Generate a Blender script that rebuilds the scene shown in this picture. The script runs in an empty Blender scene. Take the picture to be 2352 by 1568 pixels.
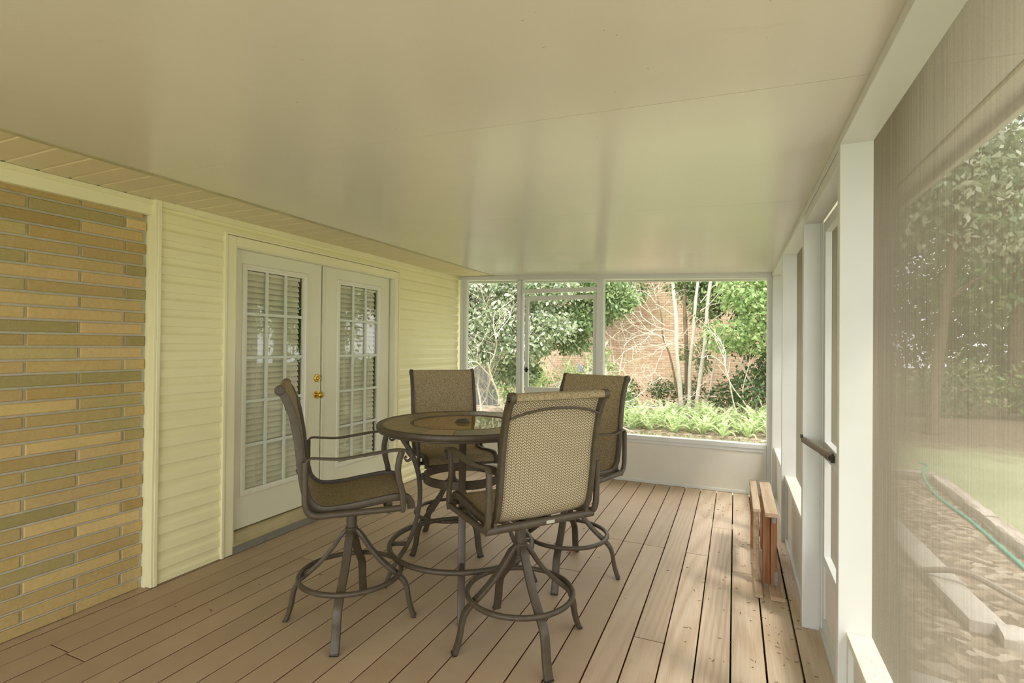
import bpy, math, random
import numpy as np
from mathutils import Vector, Matrix

D = bpy.data
S = bpy.context.scene
COL = S.collection
R = math.radians

# ------------------------------------------------------------------ camera, sky, sun, exposure
cam_d = D.cameras.new('camera'); cam = D.objects.new('camera', cam_d); COL.objects.link(cam)
cam_d.sensor_fit = 'HORIZONTAL'; cam_d.sensor_width = 36.0
cam_d.lens = 1179.79 / 2352 * 36
cam_d.clip_start = 0.05; cam_d.clip_end = 300
right_v = Vector((0.917457, 0.397724, 0.009373)); up_v = Vector((-0.005499, -0.010880, 0.999926))
fwd_v = Vector((-0.397796, 0.917441, 0.007795))
m = Matrix.Identity(4)
for i in range(3):
    m[i][0] = right_v[i]; m[i][1] = up_v[i]; m[i][2] = -fwd_v[i]
m[0][3], m[1][3], m[2][3] = -0.1335, 0.0, 1.3948
cam.matrix_world = m
S.camera = cam

w = D.worlds.new('sky'); S.world = w; w.use_nodes = True
nt = w.node_tree; nt.nodes.clear()
o_ = nt.nodes.new('ShaderNodeOutputWorld'); b_ = nt.nodes.new('ShaderNodeBackground')
b_.inputs['Color'].default_value = (0.985, 0.985, 1.0, 1); b_.inputs['Strength'].default_value = 1.6
nt.links.new(b_.outputs[0], o_.inputs[0])

sun_d = D.lights.new('sun', 'SUN'); sun = D.objects.new('sun', sun_d); COL.objects.link(sun)
sun_d.energy = 2.0; sun_d.angle = R(9); sun_d.color = (1.0, 0.95, 0.86)
_sd = Vector((-0.42, 0.30, -0.86))            # direction the light travels
sun.rotation_euler = _sd.to_track_quat('-Z', 'Y').to_euler(); sun.location = (6, -4, 12)

S.view_settings.view_transform = 'Standard'; S.view_settings.look = 'None'
S.view_settings.gamma = 1.0; S.view_settings.use_curve_mapping = False
S.view_settings.exposure = 1.54

# ------------------------------------------------------------------ helpers
def lin(c):
    return tuple((x / 12.92 if x <= 0.04045 else ((x + 0.055) / 1.055) ** 2.4) for x in [v / 255 for v in c])

class MB:
    def __init__(s): s.v = []; s.f = []; s.uv = {}; s.c = []; s.cur = None; s.mi = []; s.m = 0
    def add(s, vs, fs, uv=None):
        o = len(s.v); s.v += [tuple(p) for p in vs]
        for i, f in enumerate(fs):
            s.f.append(tuple(o + k for k in f)); s.c.append(s.cur); s.mi.append(s.m)
            if uv: s.uv[len(s.f) - 1] = uv[i]
        return s
    def box(s, x0, x1, y0, y1, z0, z1):
        vs = [(x, y, z) for x in (x0, x1) for y in (y0, y1) for z in (z0, z1)]
        return s.add(vs, [(0, 1, 3, 2), (4, 6, 7, 5), (0, 4, 5, 1), (2, 3, 7, 6), (0, 2, 6, 4), (1, 5, 7, 3)])
    def cbox(s, c, sz, rot=None):
        x, y, z = [k / 2 for k in sz]
        vs = [Vector((a, b, d)) for a in (-x, x) for b in (-y, y) for d in (-z, z)]
        if rot is not None: vs = [rot @ v for v in vs]
        vs = [v + Vector(c) for v in vs]
        return s.add(vs, [(0, 1, 3, 2), (4, 6, 7, 5), (0, 4, 5, 1), (2, 3, 7, 6), (0, 2, 6, 4), (1, 5, 7, 3)])
    def sweep(s, path, sec, closed=False, up=(0, 0, 1), scale=None, caps=True):
        """sec: list of (a,b): a along side vector, b along up-ish vector"""
        P = [Vector(p) for p in path]; n = len(P); k = len(sec); vs = []
        up = Vector(up)
        for i in range(n):
            if closed: t = (P[(i + 1) % n] - P[i - 1])
            else: t = P[min(i + 1, n - 1)] - P[max(i - 1, 0)]
            t.normalize()
            sd = t.cross(up)
            if sd.length < 1e-4: sd = t.cross(Vector((1, 0, 0)))
            sd.normalize(); u2 = sd.cross(t)
            sc = scale[i] if scale else 1.0
            if isinstance(sc, (int, float)): sc = (sc, sc)
            for a, b in sec: vs.append(P[i] + sd * a * sc[0] + u2 * b * sc[1])
        fs = []
        m_ = n if closed else n - 1
        for i in range(m_):
            for j in range(k):
                a = i * k + j; b = i * k + (j + 1) % k; c = ((i + 1) % n) * k
                fs.append((a, b, c + (j + 1) % k, c + j))
        if not closed and caps:
            fs.append(tuple(reversed(range(k)))); fs.append(tuple((n - 1) * k + j for j in range(k)))
        return s.add(vs, fs)
    def tube(s, path, r, n=10, closed=False, scale=None):
        P = [Vector(p) for p in path]
        # parallel-transport frame
        N = len(P); vs = []; T = []
        for i in range(N):
            t = (P[(i + 1) % N] - P[i - 1]) if closed else P[min(i + 1, N - 1)] - P[max(i - 1, 0)]
            T.append(t.normalized())
        ref = T[0].orthogonal().normalized()
        if closed: ref = Vector((0, 0, 1)) if abs(T[0].z) < .9 else ref
        for i in range(N):
            ref = (ref - T[i] * ref.dot(T[i]))
            if ref.length < 1e-6: ref = T[i].orthogonal()
            ref.normalize(); bn = T[i].cross(ref)
            rr = r * (scale[i] if scale else 1)
            for j in range(n):
                a = 2 * math.pi * j / n
                vs.append(P[i] + (ref * math.cos(a) + bn * math.sin(a)) * rr)
        fs = []
        for i in range(N if closed else N - 1):
            for j in range(n):
                c = ((i + 1) % N) * n
                fs.append((i * n + j, i * n + (j + 1) % n, c + (j + 1) % n, c + j))
        if not closed:
            fs.append(tuple(reversed(range(n)))); fs.append(tuple((N - 1) * n + j for j in range(n)))
        return s.add(vs, fs)
    def lathe(s, prof, n=32, c=(0, 0, 0), axis='z'):
        vs = []; fs = []; k = len(prof)
        for j in range(n):
            a = 2 * math.pi * j / n
            for r, z in prof:
                p = (r * math.cos(a), r * math.sin(a), z)
                if axis == 'x': p = (p[2], p[0], p[1])
                if axis == 'y': p = (p[0], p[2], p[1])
                vs.append((p[0] + c[0], p[1] + c[1], p[2] + c[2]))
        for j in range(n):
            for i in range(k - 1):
                a = j * k + i; b = ((j + 1) % n) * k + i
                fs.append((a, b, b + 1, a + 1))
        return s.add(vs, fs)
    def extr(s, prof, y0, y1, axis='y'):
        """closed profile list of 2D pts extruded: axis y -> (x,z); axis x -> (y,z)"""
        k = len(prof); vs = []
        for t in (y0, y1):
            for a, b in prof: vs.append((a, t, b) if axis == 'y' else ((t, a, b) if axis == 'x' else (a, b, t)))
        fs = [(i, (i + 1) % k, k + (i + 1) % k, k + i) for i in range(k)]
        fs += [tuple(range(k)), tuple(range(2 * k - 1, k - 1, -1))]
        return s.add(vs, fs)

def obj(name, mb, mat=None, parent=None, smooth=False, bevel=0, angle=None):
    me = D.meshes.new(name); me.from_pydata([tuple(v) for v in mb.v], [], mb.f); me.update()
    if mb.uv:
        ul = me.uv_layers.new(name='uv')
        for fi, uvs in mb.uv.items():
            for li, uvv in zip(me.polygons[fi].loop_indices, uvs): ul.data[li].uv = uvv
    if any(c is not None for c in mb.c):
        ca = me.color_attributes.new('tint', 'FLOAT_COLOR', 'CORNER')
        for p, c in zip(me.polygons, mb.c):
            c = c if c is not None else (1, 1, 1)
            for li in p.loop_indices: ca.data[li].color = (c[0], c[1], c[2], 1)
    import bmesh
    bm = bmesh.new(); bm.from_mesh(me); bmesh.ops.recalc_face_normals(bm, faces=bm.faces); bm.to_mesh(me); bm.free()
    if smooth:
        me.shade_smooth()
        me.set_sharp_from_angle(angle=R(angle or 40))
    o = D.objects.new(name, me); COL.objects.link(o)
    if mat: me.materials.append(mat)
    if any(mb.mi):
        for p, i_ in zip(me.polygons, mb.mi): p.material_index = i_
    if parent: o.parent = parent
    if bevel:
        bv = o.modifiers.new('bevel', 'BEVEL'); bv.width = bevel; bv.segments = 2; bv.limit_method = 'ANGLE'
    return o

def tag(o, label=None, cat=None, group=None, kind=None):
    if label: o['label'] = label
    if cat: o['category'] = cat
    if group: o['group'] = group
    if kind: o['kind'] = kind
    return o
def thing(name, label, cat, loc=(0, 0, 0), rz=0, group=None):
    o = D.objects.new(name, None); COL.objects.link(o); o.location = loc; o.rotation_euler = (0, 0, rz)
    o.empty_display_size = .1
    return tag(o, label, cat, group)
def struct(name, label, cat):
    o = D.objects.new(name, None); COL.objects.link(o); return tag(o, label, cat, None, 'structure')
def copy_tree(o, parent=None):
    c = o.copy(); COL.objects.link(c)
    if parent: c.parent = parent
    for ch in list(o.children): copy_tree(ch, c)
    return c

def catmull(P, n=6):
    P = [Vector(p) for p in P]; out = []
    for i in range(len(P) - 1):
        p0 = P[max(i - 1, 0)]; p1 = P[i]; p2 = P[i + 1]; p3 = P[min(i + 2, len(P) - 1)]
        for k in range(n):
            t = k / n
            out.append(.5 * ((2 * p1) + (p2 - p0) * t + (2 * p0 - 5 * p1 + 4 * p2 - p3) * t * t + (3 * p1 - p0 - 3 * p2 + p3) * t ** 3))
    out.append(P[-1]); return out
def rsec(a, b, r=.3, n=3):
    """rounded rectangle section, half sizes a,b"""
    rr = min(a, b) * r * 1.0; out = []
    for cx, cy, st in ((a - rr, b - rr, 0), (-(a - rr), b - rr, 90), (-(a - rr), -(b - rr), 180), (a - rr, -(b - rr), 270)):
        for k in range(n + 1):
            t = R(st + 90 * k / n); out.append((cx + rr * math.cos(t), cy + rr * math.sin(t)))
    return out

# ------------------------------------------------------------------ materials
class NM:
    def __init__(s, name):
        s.m = D.materials.new(name); s.m.use_nodes = True; s.t = s.m.node_tree; s.t.nodes.clear()
        s.out = s.n('OutputMaterial')
    def n(s, typ, **kw):
        nd = s.t.nodes.new('ShaderNode' + typ)
        for k, v in kw.items():
            if k.startswith('_'): setattr(nd, k[1:], v)
            else: nd.inputs[k.replace('__', ' ')].default_value = v
        return nd
    def l(s, a, b): s.t.links.new(a, b)
    def math(s, op, a, b=None, c=None):
        nd = s.n('Math', _operation=op)
        for i, v in enumerate((a, b, c)):
            if v is None: continue
            if isinstance(v, (int, float)): nd.inputs[i].default_value = v
            else: s.l(v, nd.inputs[i])
        return nd.outputs[0]
    def mix(s, fac, a, b, mode='MIX'):
        nd = s.n('Mix', _data_type='RGBA', _blend_type=mode)
        for sock, v in ((nd.inputs[0], fac), (nd.inputs[6], a), (nd.inputs[7], b)):
            if isinstance(v, (int, float)): sock.default_value = v
            elif isinstance(v, tuple): sock.default_value = (*v[:3], 1)
            else: s.l(v, sock)
        return nd.outputs[2]
    def coords(s, kind='Object', scale=(1, 1, 1), rot=(0, 0, 0), loc=(0, 0, 0)):
        tc = s.n('TexCoord'); mp = s.n('Mapping'); mp.inputs['Scale'].default_value = scale
        mp.inputs['Rotation'].default_value = rot; mp.inputs['Location'].default_value = loc
        s.l(tc.outputs[kind], mp.inputs[0]); return mp.outputs[0]
    def noise(s, vec, scale=5, detail=3, rough=.5):
        nd = s.n('TexNoise'); nd.inputs['Scale'].default_value = scale; nd.inputs['Detail'].default_value = detail
        nd.inputs['Roughness'].default_value = rough
        if vec is not None: s.l(vec, nd.inputs['Vector'])
        return nd.outputs['Fac']
    def ramp(s, fac, stops):
        nd = s.n('ValToRGB'); e = nd.color_ramp.elements
        while len(e) < len(stops): e.new(.5)
        for el, (p, c) in zip(e, stops):
            el.position = p; el.color = (*(c if isinstance(c, tuple) else (c, c, c)), 1)
        s.l(fac, nd.inputs[0]); return nd.outputs[0]
    def bump(s, h, strength=.2, dist=.01):
        nd = s.n('Bump'); nd.inputs['Strength'].default_value = strength; nd.inputs['Distance'].default_value = dist
        s.l(h, nd.inputs['Height']); return nd.outputs[0]
    def bsdf(s, color, rough=.5, metal=0, normal=None, spec=.5, coat=0, sss=0):
        nd = s.n('BsdfPrincipled')
        if isinstance(color, tuple): nd.inputs['Base Color'].default_value = (*color[:3], 1)
        else: s.l(color, nd.inputs['Base Color'])
        if isinstance(rough, (int, float)): nd.inputs['Roughness'].default_value = rough
        else: s.l(rough, nd.inputs['Roughness'])
        nd.inputs['Metallic'].default_value = metal; nd.inputs['Specular IOR Level'].default_value = spec
        nd.inputs['Coat Weight'].default_value = coat
        if normal is not None: s.l(normal, nd.inputs['Normal'])
        s.l(nd.outputs[0], s.out.inputs[0]); return nd

def simple(name, col, rough=.5, metal=0, var=.12, scale=8, bump=0, spec=.5, speck=None):
    k = NM(name); v = k.coords()
    n = k.noise(v, scale, 4, .6)
    c2 = tuple(x * (1 - var) for x in col); c1 = tuple(min(1, x * (1 + var * .5)) for x in col)
    c = k.ramp(n, [(.3, c2), (.7, c1)])
    if speck:
        n2 = k.noise(v, 160, 2, .5); f = k.ramp(n2, [(.68, 0.0), (.74, 1.0)]); c = k.mix(f, c, speck)
    nb = k.bump(k.noise(v, 90, 3, .6), bump, .003) if bump else None
    k.bsdf(c, rough, metal, nb, spec); return k.m

M = {}
M['white'] = simple('painted_aluminium', lin((210, 212, 207)), .38, var=.05, scale=2.5, bump=.05)
M['white_dirty'] = simple('weathered_sill_paint', lin((228, 222, 206)), .6, var=.12, scale=6, speck=lin((120, 100, 75)), bump=.15)
M['panel'] = simple('painted_kneewall_panel', lin((214, 211, 198)), .5, var=.06, scale=2, bump=.08)
M['vinyl'] = simple('yellow_vinyl', lin((236, 229, 182)), .45, var=.05, scale=1.6, bump=.06)
M['vinyl_trim'] = simple('yellow_vinyl_trim', lin((232, 226, 186)), .42, var=.04, scale=2)
M['soffit'] = simple('soffit_vinyl', lin((220, 208, 176)), .5, var=.06, scale=2)
M['door'] = simple('painted_door', lin((224, 221, 194)), .42, var=.035, scale=2, bump=.03)
M['door_frame'] = simple('door_lite_frame', lin((222, 220, 200)), .35, var=.03)
M['muntin'] = simple('muntin_white', lin((206, 212, 196)), .35, var=.03)
M['blind'] = simple('blind_slat', lin((240, 230, 208)), .5, var=.05)
M['brass'] = simple('brass', lin((216, 180, 92)), .22, metal=1, var=.15, scale=40)
M['frame'] = simple('bronze_frame', lin((78, 69, 55)), .42, var=.22, scale=30, bump=.25, speck=lin((98, 86, 68)), spec=.4)
M['tag'] = simple('silver_label', lin((200, 198, 185)), .35, metal=.3)
M['dark'] = simple('dark_gap', lin((40, 32, 22)), .9)
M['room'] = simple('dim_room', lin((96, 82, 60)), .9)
M['riser'] = simple('threshold_grey', lin((126, 124, 112)), .6, var=.15, scale=12)
M['sillwood'] = simple('threshold_sill', lin((186, 174, 134)), .5, var=.12, scale=9)
M['steel'] = simple('galvanised_steel', lin((150, 152, 150)), .45, metal=.7, var=.2, scale=40)
M['closer'] = simple('closer_bronze', lin((112, 100, 86)), .35, metal=.4, var=.15, scale=20)
M['black'] = simple('black_latch', lin((36, 32, 28)), .4)
M['grey_box'] = simple('grey_meter', lin((140, 145, 150)), .5)
M['strip'] = simple('ceiling_channel', lin((186, 176, 142)), .4, var=.2, scale=14)
M['shingle'] = simple('roof_felt', lin((90, 84, 78)), .9)

def ceiling_mat():
    k = NM('ceiling_panel'); v = k.coords()
    n = k.noise(v, 1.1, 4, .6); c = k.ramp(n, [(.3, lin((215, 210, 198))), (.7, lin((221, 216, 204)))])
    st = k.noise(k.coords(scale=(2.2, 9, 1), rot=(0, 0, .15)), 1.4, 6, .75)          # faint rub marks
    c = k.mix(k.ramp(st, [(.60, 0.0), (.80, .35)]), c, lin((196, 182, 150)))
    sp = k.noise(v, 60, 2, .5); c = k.mix(k.ramp(sp, [(.76, 0.0), (.80, .5)]), c, lin((110, 92, 62)))
    h = k.noise(v, 240, 2, .6); h2 = k.noise(v, 5, 2, .5)
    nb = k.bump(h, .22, .0010); 
    b2 = k.n('Bump'); b2.inputs['Strength'].default_value = .12; b2.inputs['Distance'].default_value = .004
    k.l(h2, b2.inputs['Height']); k.l(nb, b2.inputs['Normal'])
    k.bsdf(c, .17, 0, b2.outputs[0], .7, coat=0); return k.m
M['ceiling'] = ceiling_mat()

def deck_mat():
    k = NM('deck_boards')
    at = k.n('Attribute', _attribute_name='tint'); sep = k.n('SeparateColor'); k.l(at.outputs['Color'], sep.inputs[0])
    rnd, worn, sh = sep.outputs[0], sep.outputs[1], sep.outputs[2]
    tc = k.n('TexCoord'); add = k.n('VectorMath', _operation='ADD'); cmb = k.n('CombineXYZ')
    k.l(k.math('MULTIPLY', rnd, 37.0), cmb.inputs[1]); k.l(k.math('MULTIPLY', rnd, 11.0), cmb.inputs[2])
    k.l(tc.outputs['Object'], add.inputs[0]); k.l(cmb.outputs[0], add.inputs[1]); P = add.outputs[0]
    mp = k.n('Mapping'); mp.inputs['Scale'].default_value = (6.0, .30, 1); k.l(P, mp.inputs[0])
    wv = k.n('TexWave', _wave_type='RINGS', _rings_direction='SPHERICAL'); wv.inputs['Scale'].default_value = 2.2
    wv.inputs['Distortion'].default_value = 5.0; wv.inputs['Detail'].default_value = 2; wv.inputs['Detail Scale'].default_value = .8
    k.l(mp.outputs[0], wv.inputs['Vector'])
    mp2 = k.n('Mapping'); mp2.inputs['Scale'].default_value = (60, 2.0, 1); k.l(P, mp2.inputs[0])
    fine = k.noise(mp2.outputs[0], 2.0, 4, .7)
    blot = k.noise(P, 2.2, 5, .65)
    paint = k.ramp(blot, [(.25, lin((164, 142, 114))), (.75, lin((180, 159, 131)))])
    bare = k.ramp(wv.outputs['Fac'], [(0.0, lin((196, 172, 144))), (.5, lin((212, 191, 165))), (1.0, lin((218, 200, 175)))])
    bare = k.mix(.35, bare, k.ramp(fine, [(.3, lin((160, 134, 106))), (.7, lin((226, 208, 184)))]))
    c = k.mix(k.math('MULTIPLY', worn, .9), paint, bare)
    c = k.mix(.55, c, k.ramp(sh, [(0.0, .55), (1.0, 1.0)]), 'MULTIPLY')
    stain = k.noise(P, 1.3, 5, .7)
    c = k.mix(k.ramp(stain, [(.60, 0.0), (.72, .35)]), c, lin((150, 118, 80)))
    dots = k.noise(P, 70, 2, .5); c = k.mix(k.ramp(dots, [(.76, 0.0), (.80, .8)]), c, lin((92, 70, 48)))
    geo = k.n('NewGeometry'); sx = k.n('SeparateXYZ'); k.l(geo.outputs['True Normal'], sx.inputs[0])
    side = k.math('LESS_THAN', k.math('ABSOLUTE', sx.outputs[2]), .5)
    c = k.mix(side, c, lin((112, 74, 58)))
    nb = k.bump(k.mix(.5, fine, blot), .25, .002)
    k.bsdf(c, .58, 0, nb, .35); return k.m
M['deck'] = deck_mat()

def brick_mat():
    k = NM('roman_brick'); v = k.coords()
    at = k.n('Attribute', _attribute_name='tint')
    n = k.noise(v, 55, 4, .7); n2 = k.noise(v, 9, 3, .6)
    c = k.mix(.45, at.outputs['Color'], k.ramp(n, [(.3, .7), (.65, 1.0)]), 'MULTIPLY')
    c = k.mix(.35, c, k.ramp(n2, [(.3, .8), (.7, 1.0)]), 'MULTIPLY')
    sp = k.noise(v, 150, 2, .5); c = k.mix(k.ramp(sp, [(.70, 0.0), (.74, .6)]), c, lin((216, 196, 150)))
    k.bsdf(c, .85, 0, k.bump(n, .5, .004), .2); return k.m
M['brick'] = brick_mat()
M['mortar'] = simple('mortar', lin((184, 180, 160)), .9, var=.12, scale=30, bump=.4)

def far_brick():
    k = NM('red_brick_house'); v = k.coords(rot=(R(90), 0, 0))
    b = k.n('TexBrick'); b.inputs['Scale'].default_value = 1.0; b.inputs['Brick Width'].default_value = .235
    b.inputs['Row Height'].default_value = .074; b.inputs['Mortar Size'].default_value = .006
    b.inputs['Color1'].default_value = (*lin((198, 156, 124)), 1); b.inputs['Color2'].default_value = (*lin((214, 192, 162)), 1)
    b.inputs['Mortar'].default_value = (*lin((118, 98, 80)), 1)  # joint shadows put into a dark mortar colour
    k.l(v, b.inputs['Vector'])
    n = k.noise(k.coords(), .9, 5, .7)
    c = k.mix(k.ramp(n, [(.35, 0.0), (.7, .6)]), b.outputs['Color'], lin((212, 190, 160)))
    n3 = k.noise(k.coords(scale=(2.6, 1, 8)), 1.5, 3, .6)
    c = k.mix(.5, c, k.ramp(n3, [(.3, .6), (.7, 1.0)]), 'MULTIPLY')
    k.bsdf(c, .9, 0, k.bump(b.outputs['Fac'], -.5, .01), .2); return k.m
M['far_brick'] = far_brick()

def fabric_mat():
    k = NM('woven_sling_fabric'); uv = k.n('UVMap', _uv_map='uv'); sep = k.n('SeparateXYZ'); k.l(uv.outputs[0], sep.inputs[0])
    u, v = sep.outputs[0], sep.outputs[1]
    tri = k.math('PINGPONG', u, .0105)
    ph = k.math('ADD', k.math('DIVIDE', v, .0125), k.math('MULTIPLY', tri, 85.0))
    s = k.math('FRACT', ph); s = k.math('ABSOLUTE', k.math('SUBTRACT', s, .5))      # 0..0.5
    stripe = k.ramp(s, [(.17, 0.0), (.27, 1.0)])
    edge = k.ramp(tri, [(.0006, 1.0), (.0018, 0.0)])
    edge2 = k.ramp(k.math('SUBTRACT', .0105, tri), [(.0006, 1.0), (.0018, 0.0)])
    wv = k.n('TexNoise'); wv.inputs['Scale'].default_value = 420; wv.inputs['Detail'].default_value = 1; k.l(uv.outputs[0], wv.inputs['Vector'])
    c = k.mix(stripe, lin((118, 102, 78)), lin((208, 196, 166)))
    c = k.mix(k.math('MULTIPLY', edge, .75), c, lin((112, 98, 68))); c = k.mix(k.math('MULTIPLY', edge2, .6), c, lin((124, 110, 78)))
    c = k.mix(.4, c, k.ramp(wv.outputs['Fac'], [(.35, .55), (.65, 1.0)]), 'MULTIPLY')
    b = k.bsdf(c, .75, 0, k.bump(stripe, .35, .001), .25)
    return k.m
M['fabric'] = fabric_mat()
def fabric_front():
    k = NM('woven_sling_seat_side'); uv = k.n('UVMap', _uv_map='uv')
    vo = k.n('TexVoronoi'); vo.inputs['Scale'].default_value = 190; k.l(uv.outputs[0], vo.inputs['Vector'])
    c = k.ramp(vo.outputs['Distance'], [(.15, lin((98, 86, 63))), (.6, lin((162, 146, 114)))])
    k.bsdf(c, .78, 0, None, .2); return k.m
M['fabric_front'] = fabric_front()

def screen_mat(name, col, wire=.2):
    k = NM(name); g = k.n('NewGeometry'); dt = k.n('VectorMath', _operation='DOT_PRODUCT')
    k.l(g.outputs['Incoming'], dt.inputs[0]); k.l(g.outputs['Normal'], dt.inputs[1])
    cs = k.math('MAXIMUM', k.math('ABSOLUTE', dt.outputs['Value']), .02)
    # open area of a woven mesh seen at an angle: (1-w)(1-w/cos)
    T = k.math('MULTIPLY', k.math('MAXIMUM', k.math('SUBTRACT', 1.0, k.math('DIVIDE', wire, cs)), 0.0), 1 - wire)
    n = k.noise(k.coords(scale=(60, 60, .9)), 2.0, 3, .6); n2 = k.noise(k.coords(), 300, 1, .5)
    c = k.ramp(n, [(.3, tuple(x * .85 for x in col)), (.7, tuple(min(1, x * 1.15) for x in col))])
    c = k.mix(.3, c, k.ramp(n2, [(.3, .5), (.7, 1.0)]), 'MULTIPLY')
    d = k.n('BsdfDiffuse'); k.l(c, d.inputs[0]); tl = k.n('BsdfTranslucent'); k.l(c, tl.inputs[0])
    mm = k.n('MixShader'); mm.inputs[0].default_value = .35; k.l(d.outputs[0], mm.inputs[1]); k.l(tl.outputs[0], mm.inputs[2])
    tr = k.n('BsdfTransparent'); ms = k.n('MixShader'); k.l(T, ms.inputs[0]); k.l(mm.outputs[0], ms.inputs[1]); k.l(tr.outputs[0], ms.inputs[2])
    k.l(ms.outputs[0], k.out.inputs[0]); return k.m
M['screen'] = screen_mat('insect_screen', lin((132, 125, 110)), .218)
M['screen_far'] = screen_mat('insect_screen_clean', lin((120, 116, 104)), .08)

def glass_mat():
    k = NM('door_glass'); tr = k.n('BsdfTransparent'); tr.inputs[0].default_value = (.93, .95, .92, 1)
    g = k.n('BsdfGlossy'); g.inputs['Roughness'].default_value = .0
    ge = k.n('NewGeometry'); dt = k.n('VectorMath', _operation='DOT_PRODUCT'); k.l(ge.outputs['Incoming'], dt.inputs[0]); k.l(ge.outputs['Normal'], dt.inputs[1])
    f2 = k.math('ADD', .05, k.math('MULTIPLY', .95, k.math('POWER', k.math('SUBTRACT', 1.0, k.math('ABSOLUTE', dt.outputs['Value'])), 5.0)))
    ms = k.n('MixShader'); k.l(f2, ms.inputs[0]); k.l(tr.outputs[0], ms.inputs[1]); k.l(g.outputs[0], ms.inputs[2])
    k.l(ms.outputs[0], k.out.inputs[0]); return k.m
M['glass'] = glass_mat()
def table_glass():
    k = NM('amber_table_glass'); n = k.noise(k.coords(), 5, 4, .6)
    c = k.ramp(n, [(.3, lin((134, 104, 54))), (.7, lin((158, 126, 72)))])
    k.bsdf(c, .03, 0, None, .5, coat=0); return k.m
M['table_glass'] = table_glass()
def tile_mat():
    k = NM('slate_tile'); at = k.n('Attribute', _attribute_name='tint'); n = k.noise(k.coords(), 14, 5, .65)
    c = k.mix(.5, at.outputs['Color'], k.ramp(n, [(.3, .55), (.7, 1.0)]), 'MULTIPLY')
    k.bsdf(c, .42, 0, k.bump(n, .2, .002), .5); return k.m
M['tile'] = tile_mat()

def wood_mat(name, c1, c2, axis=1, sc=1.0):
    k = NM(name); s3 = [26, 26, 26]; s3[axis] = 1.2
    n = k.noise(k.coords(scale=tuple(s3)), 1.6 * sc, 4, .65); n2 = k.noise(k.coords(), 3, 4, .6)
    c = k.ramp(n, [(.3, c1), (.7, c2)]); c = k.mix(.35, c, k.ramp(n2, [(.3, .5), (.7, 1.0)]), 'MULTIPLY')
    k.bsdf(c, .7, 0, k.bump(n, .3, .002), .3); return k.m
M['plank'] = wood_mat('weathered_plank', lin((168, 140, 112)), lin((206, 184, 156)))
M['plank_v'] = wood_mat('redwood_post', lin((116, 74, 44)), lin((172, 126, 88)), 2)
M['timber'] = wood_mat('landscape_timber', lin((150, 136, 120)), lin((216, 206, 192)), 1, .6)
M['fence'] = wood_mat('grey_fence', lin((70, 72, 70)), lin((112, 114, 110)), 2, .6)
M['bark'] = wood_mat('pale_bark', lin((150, 140, 120)), lin((236, 230, 214)), 0, 3)
M['bark_dark'] = wood_mat('brown_bark', lin((92, 78, 60)), lin((150, 132, 106)), 2, 1.2)
M['twig'] = simple('grey_twig', lin((214, 204, 186)), .8, var=.3, scale=20)

def leaf_mat(name, cols, rough=.45, tl=.35):
    k = NM(name); g = k.n('NewGeometry'); c = k.ramp(g.outputs['Random Per Island'], [(i / max(1, len(cols) - 1), lin(c)) for i, c in enumerate(cols)])
    b = k.n('BsdfPrincipled'); k.l(c, b.inputs['Base Color']); b.inputs['Roughness'].default_value = rough
    t = k.n('BsdfTranslucent'); k.l(c, t.inputs[0]); ms = k.n('MixShader'); ms.inputs[0].default_value = tl
    k.l(b.outputs[0], ms.inputs[1]); k.l(t.outputs[0], ms.inputs[2]); k.l(ms.outputs[0], k.out.inputs[0]); return k.m
M['leaf_pale'] = leaf_mat('pale_highlight_leaf', [(96, 118, 84), (138, 156, 116), (184, 194, 160), (234, 236, 214)], .35)  # lightest tones put blown sun highlights into the pale leaf colour
M['leaf_mid'] = leaf_mat('mid_green_leaf', [(78, 106, 66), (112, 138, 88), (150, 172, 116), (176, 190, 142)], .42)
M['leaf_lime'] = leaf_mat('lime_leaf', [(112, 142, 84), (152, 178, 112), (190, 208, 146)], .45, .45)
M['leaf_dark'] = leaf_mat('dark_green_leaf', [(50, 76, 40), (72, 100, 52), (94, 124, 66)], .4)
M['fern'] = leaf_mat('fern_frond', [(148, 172, 112), (182, 200, 142), (212, 222, 176)], .5, .4)

def ground_mat():
    k = NM('lawn'); v = k.coords()
    n = k.noise(v, .6, 5, .65); n2 = k.noise(v, 26, 4, .7)
    c = k.ramp(n, [(.3, lin((148, 156, 118))), (.62, lin((170, 174, 136))), (.8, lin((182, 172, 144)))])
    sx = k.n('SeparateXYZ'); k.l(v, sx.inputs[0]); n4 = k.noise(v, 1.6, 5, .75)
    edge = k.math('ADD', k.math('ADD', sx.outputs[1], k.math('MULTIPLY', n4, 4.0)), k.math('MULTIPLY', sx.outputs[0], .15))
    zone = k.n('MapRange'); zone.inputs['From Min'].default_value = 13.2; zone.inputs['From Max'].default_value = 14.6; k.l(edge, zone.inputs['Value'])
    c = k.mix(zone.outputs[0], c, k.ramp(k.noise(v, 18, 4, .7), [(.3, lin((104, 92, 78))), (.7, lin((150, 134, 114)))]))
    c = k.mix(.5, c, k.ramp(n2, [(.3, .55), (.7, 1.0)]), 'MULTIPLY')
    k.bsdf(c, .95, 0, k.bump(n2, .6, .03), .1); return k.m
M['lawn'] = ground_mat()
def mulch_mat():
    k = NM('leaf_mulch'); v = k.coords(); vo = k.n('TexVoronoi'); vo.inputs['Scale'].default_value = 16; k.l(v, vo.inputs['Vector'])
    sp = k.n('SeparateColor'); k.l(vo.outputs['Color'], sp.inputs[0])
    c = k.ramp(sp.outputs[0], [(0.0, lin((112, 98, 84))), (.4, lin((136, 122, 106))), (.7, lin((154, 136, 116))), (1.0, lin((176, 166, 150)))])
    k.bsdf(c, .95, 0, k.bump(vo.outputs['Distance'], .6, .03), .1); return k.m
M['mulch'] = mulch_mat()
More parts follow.
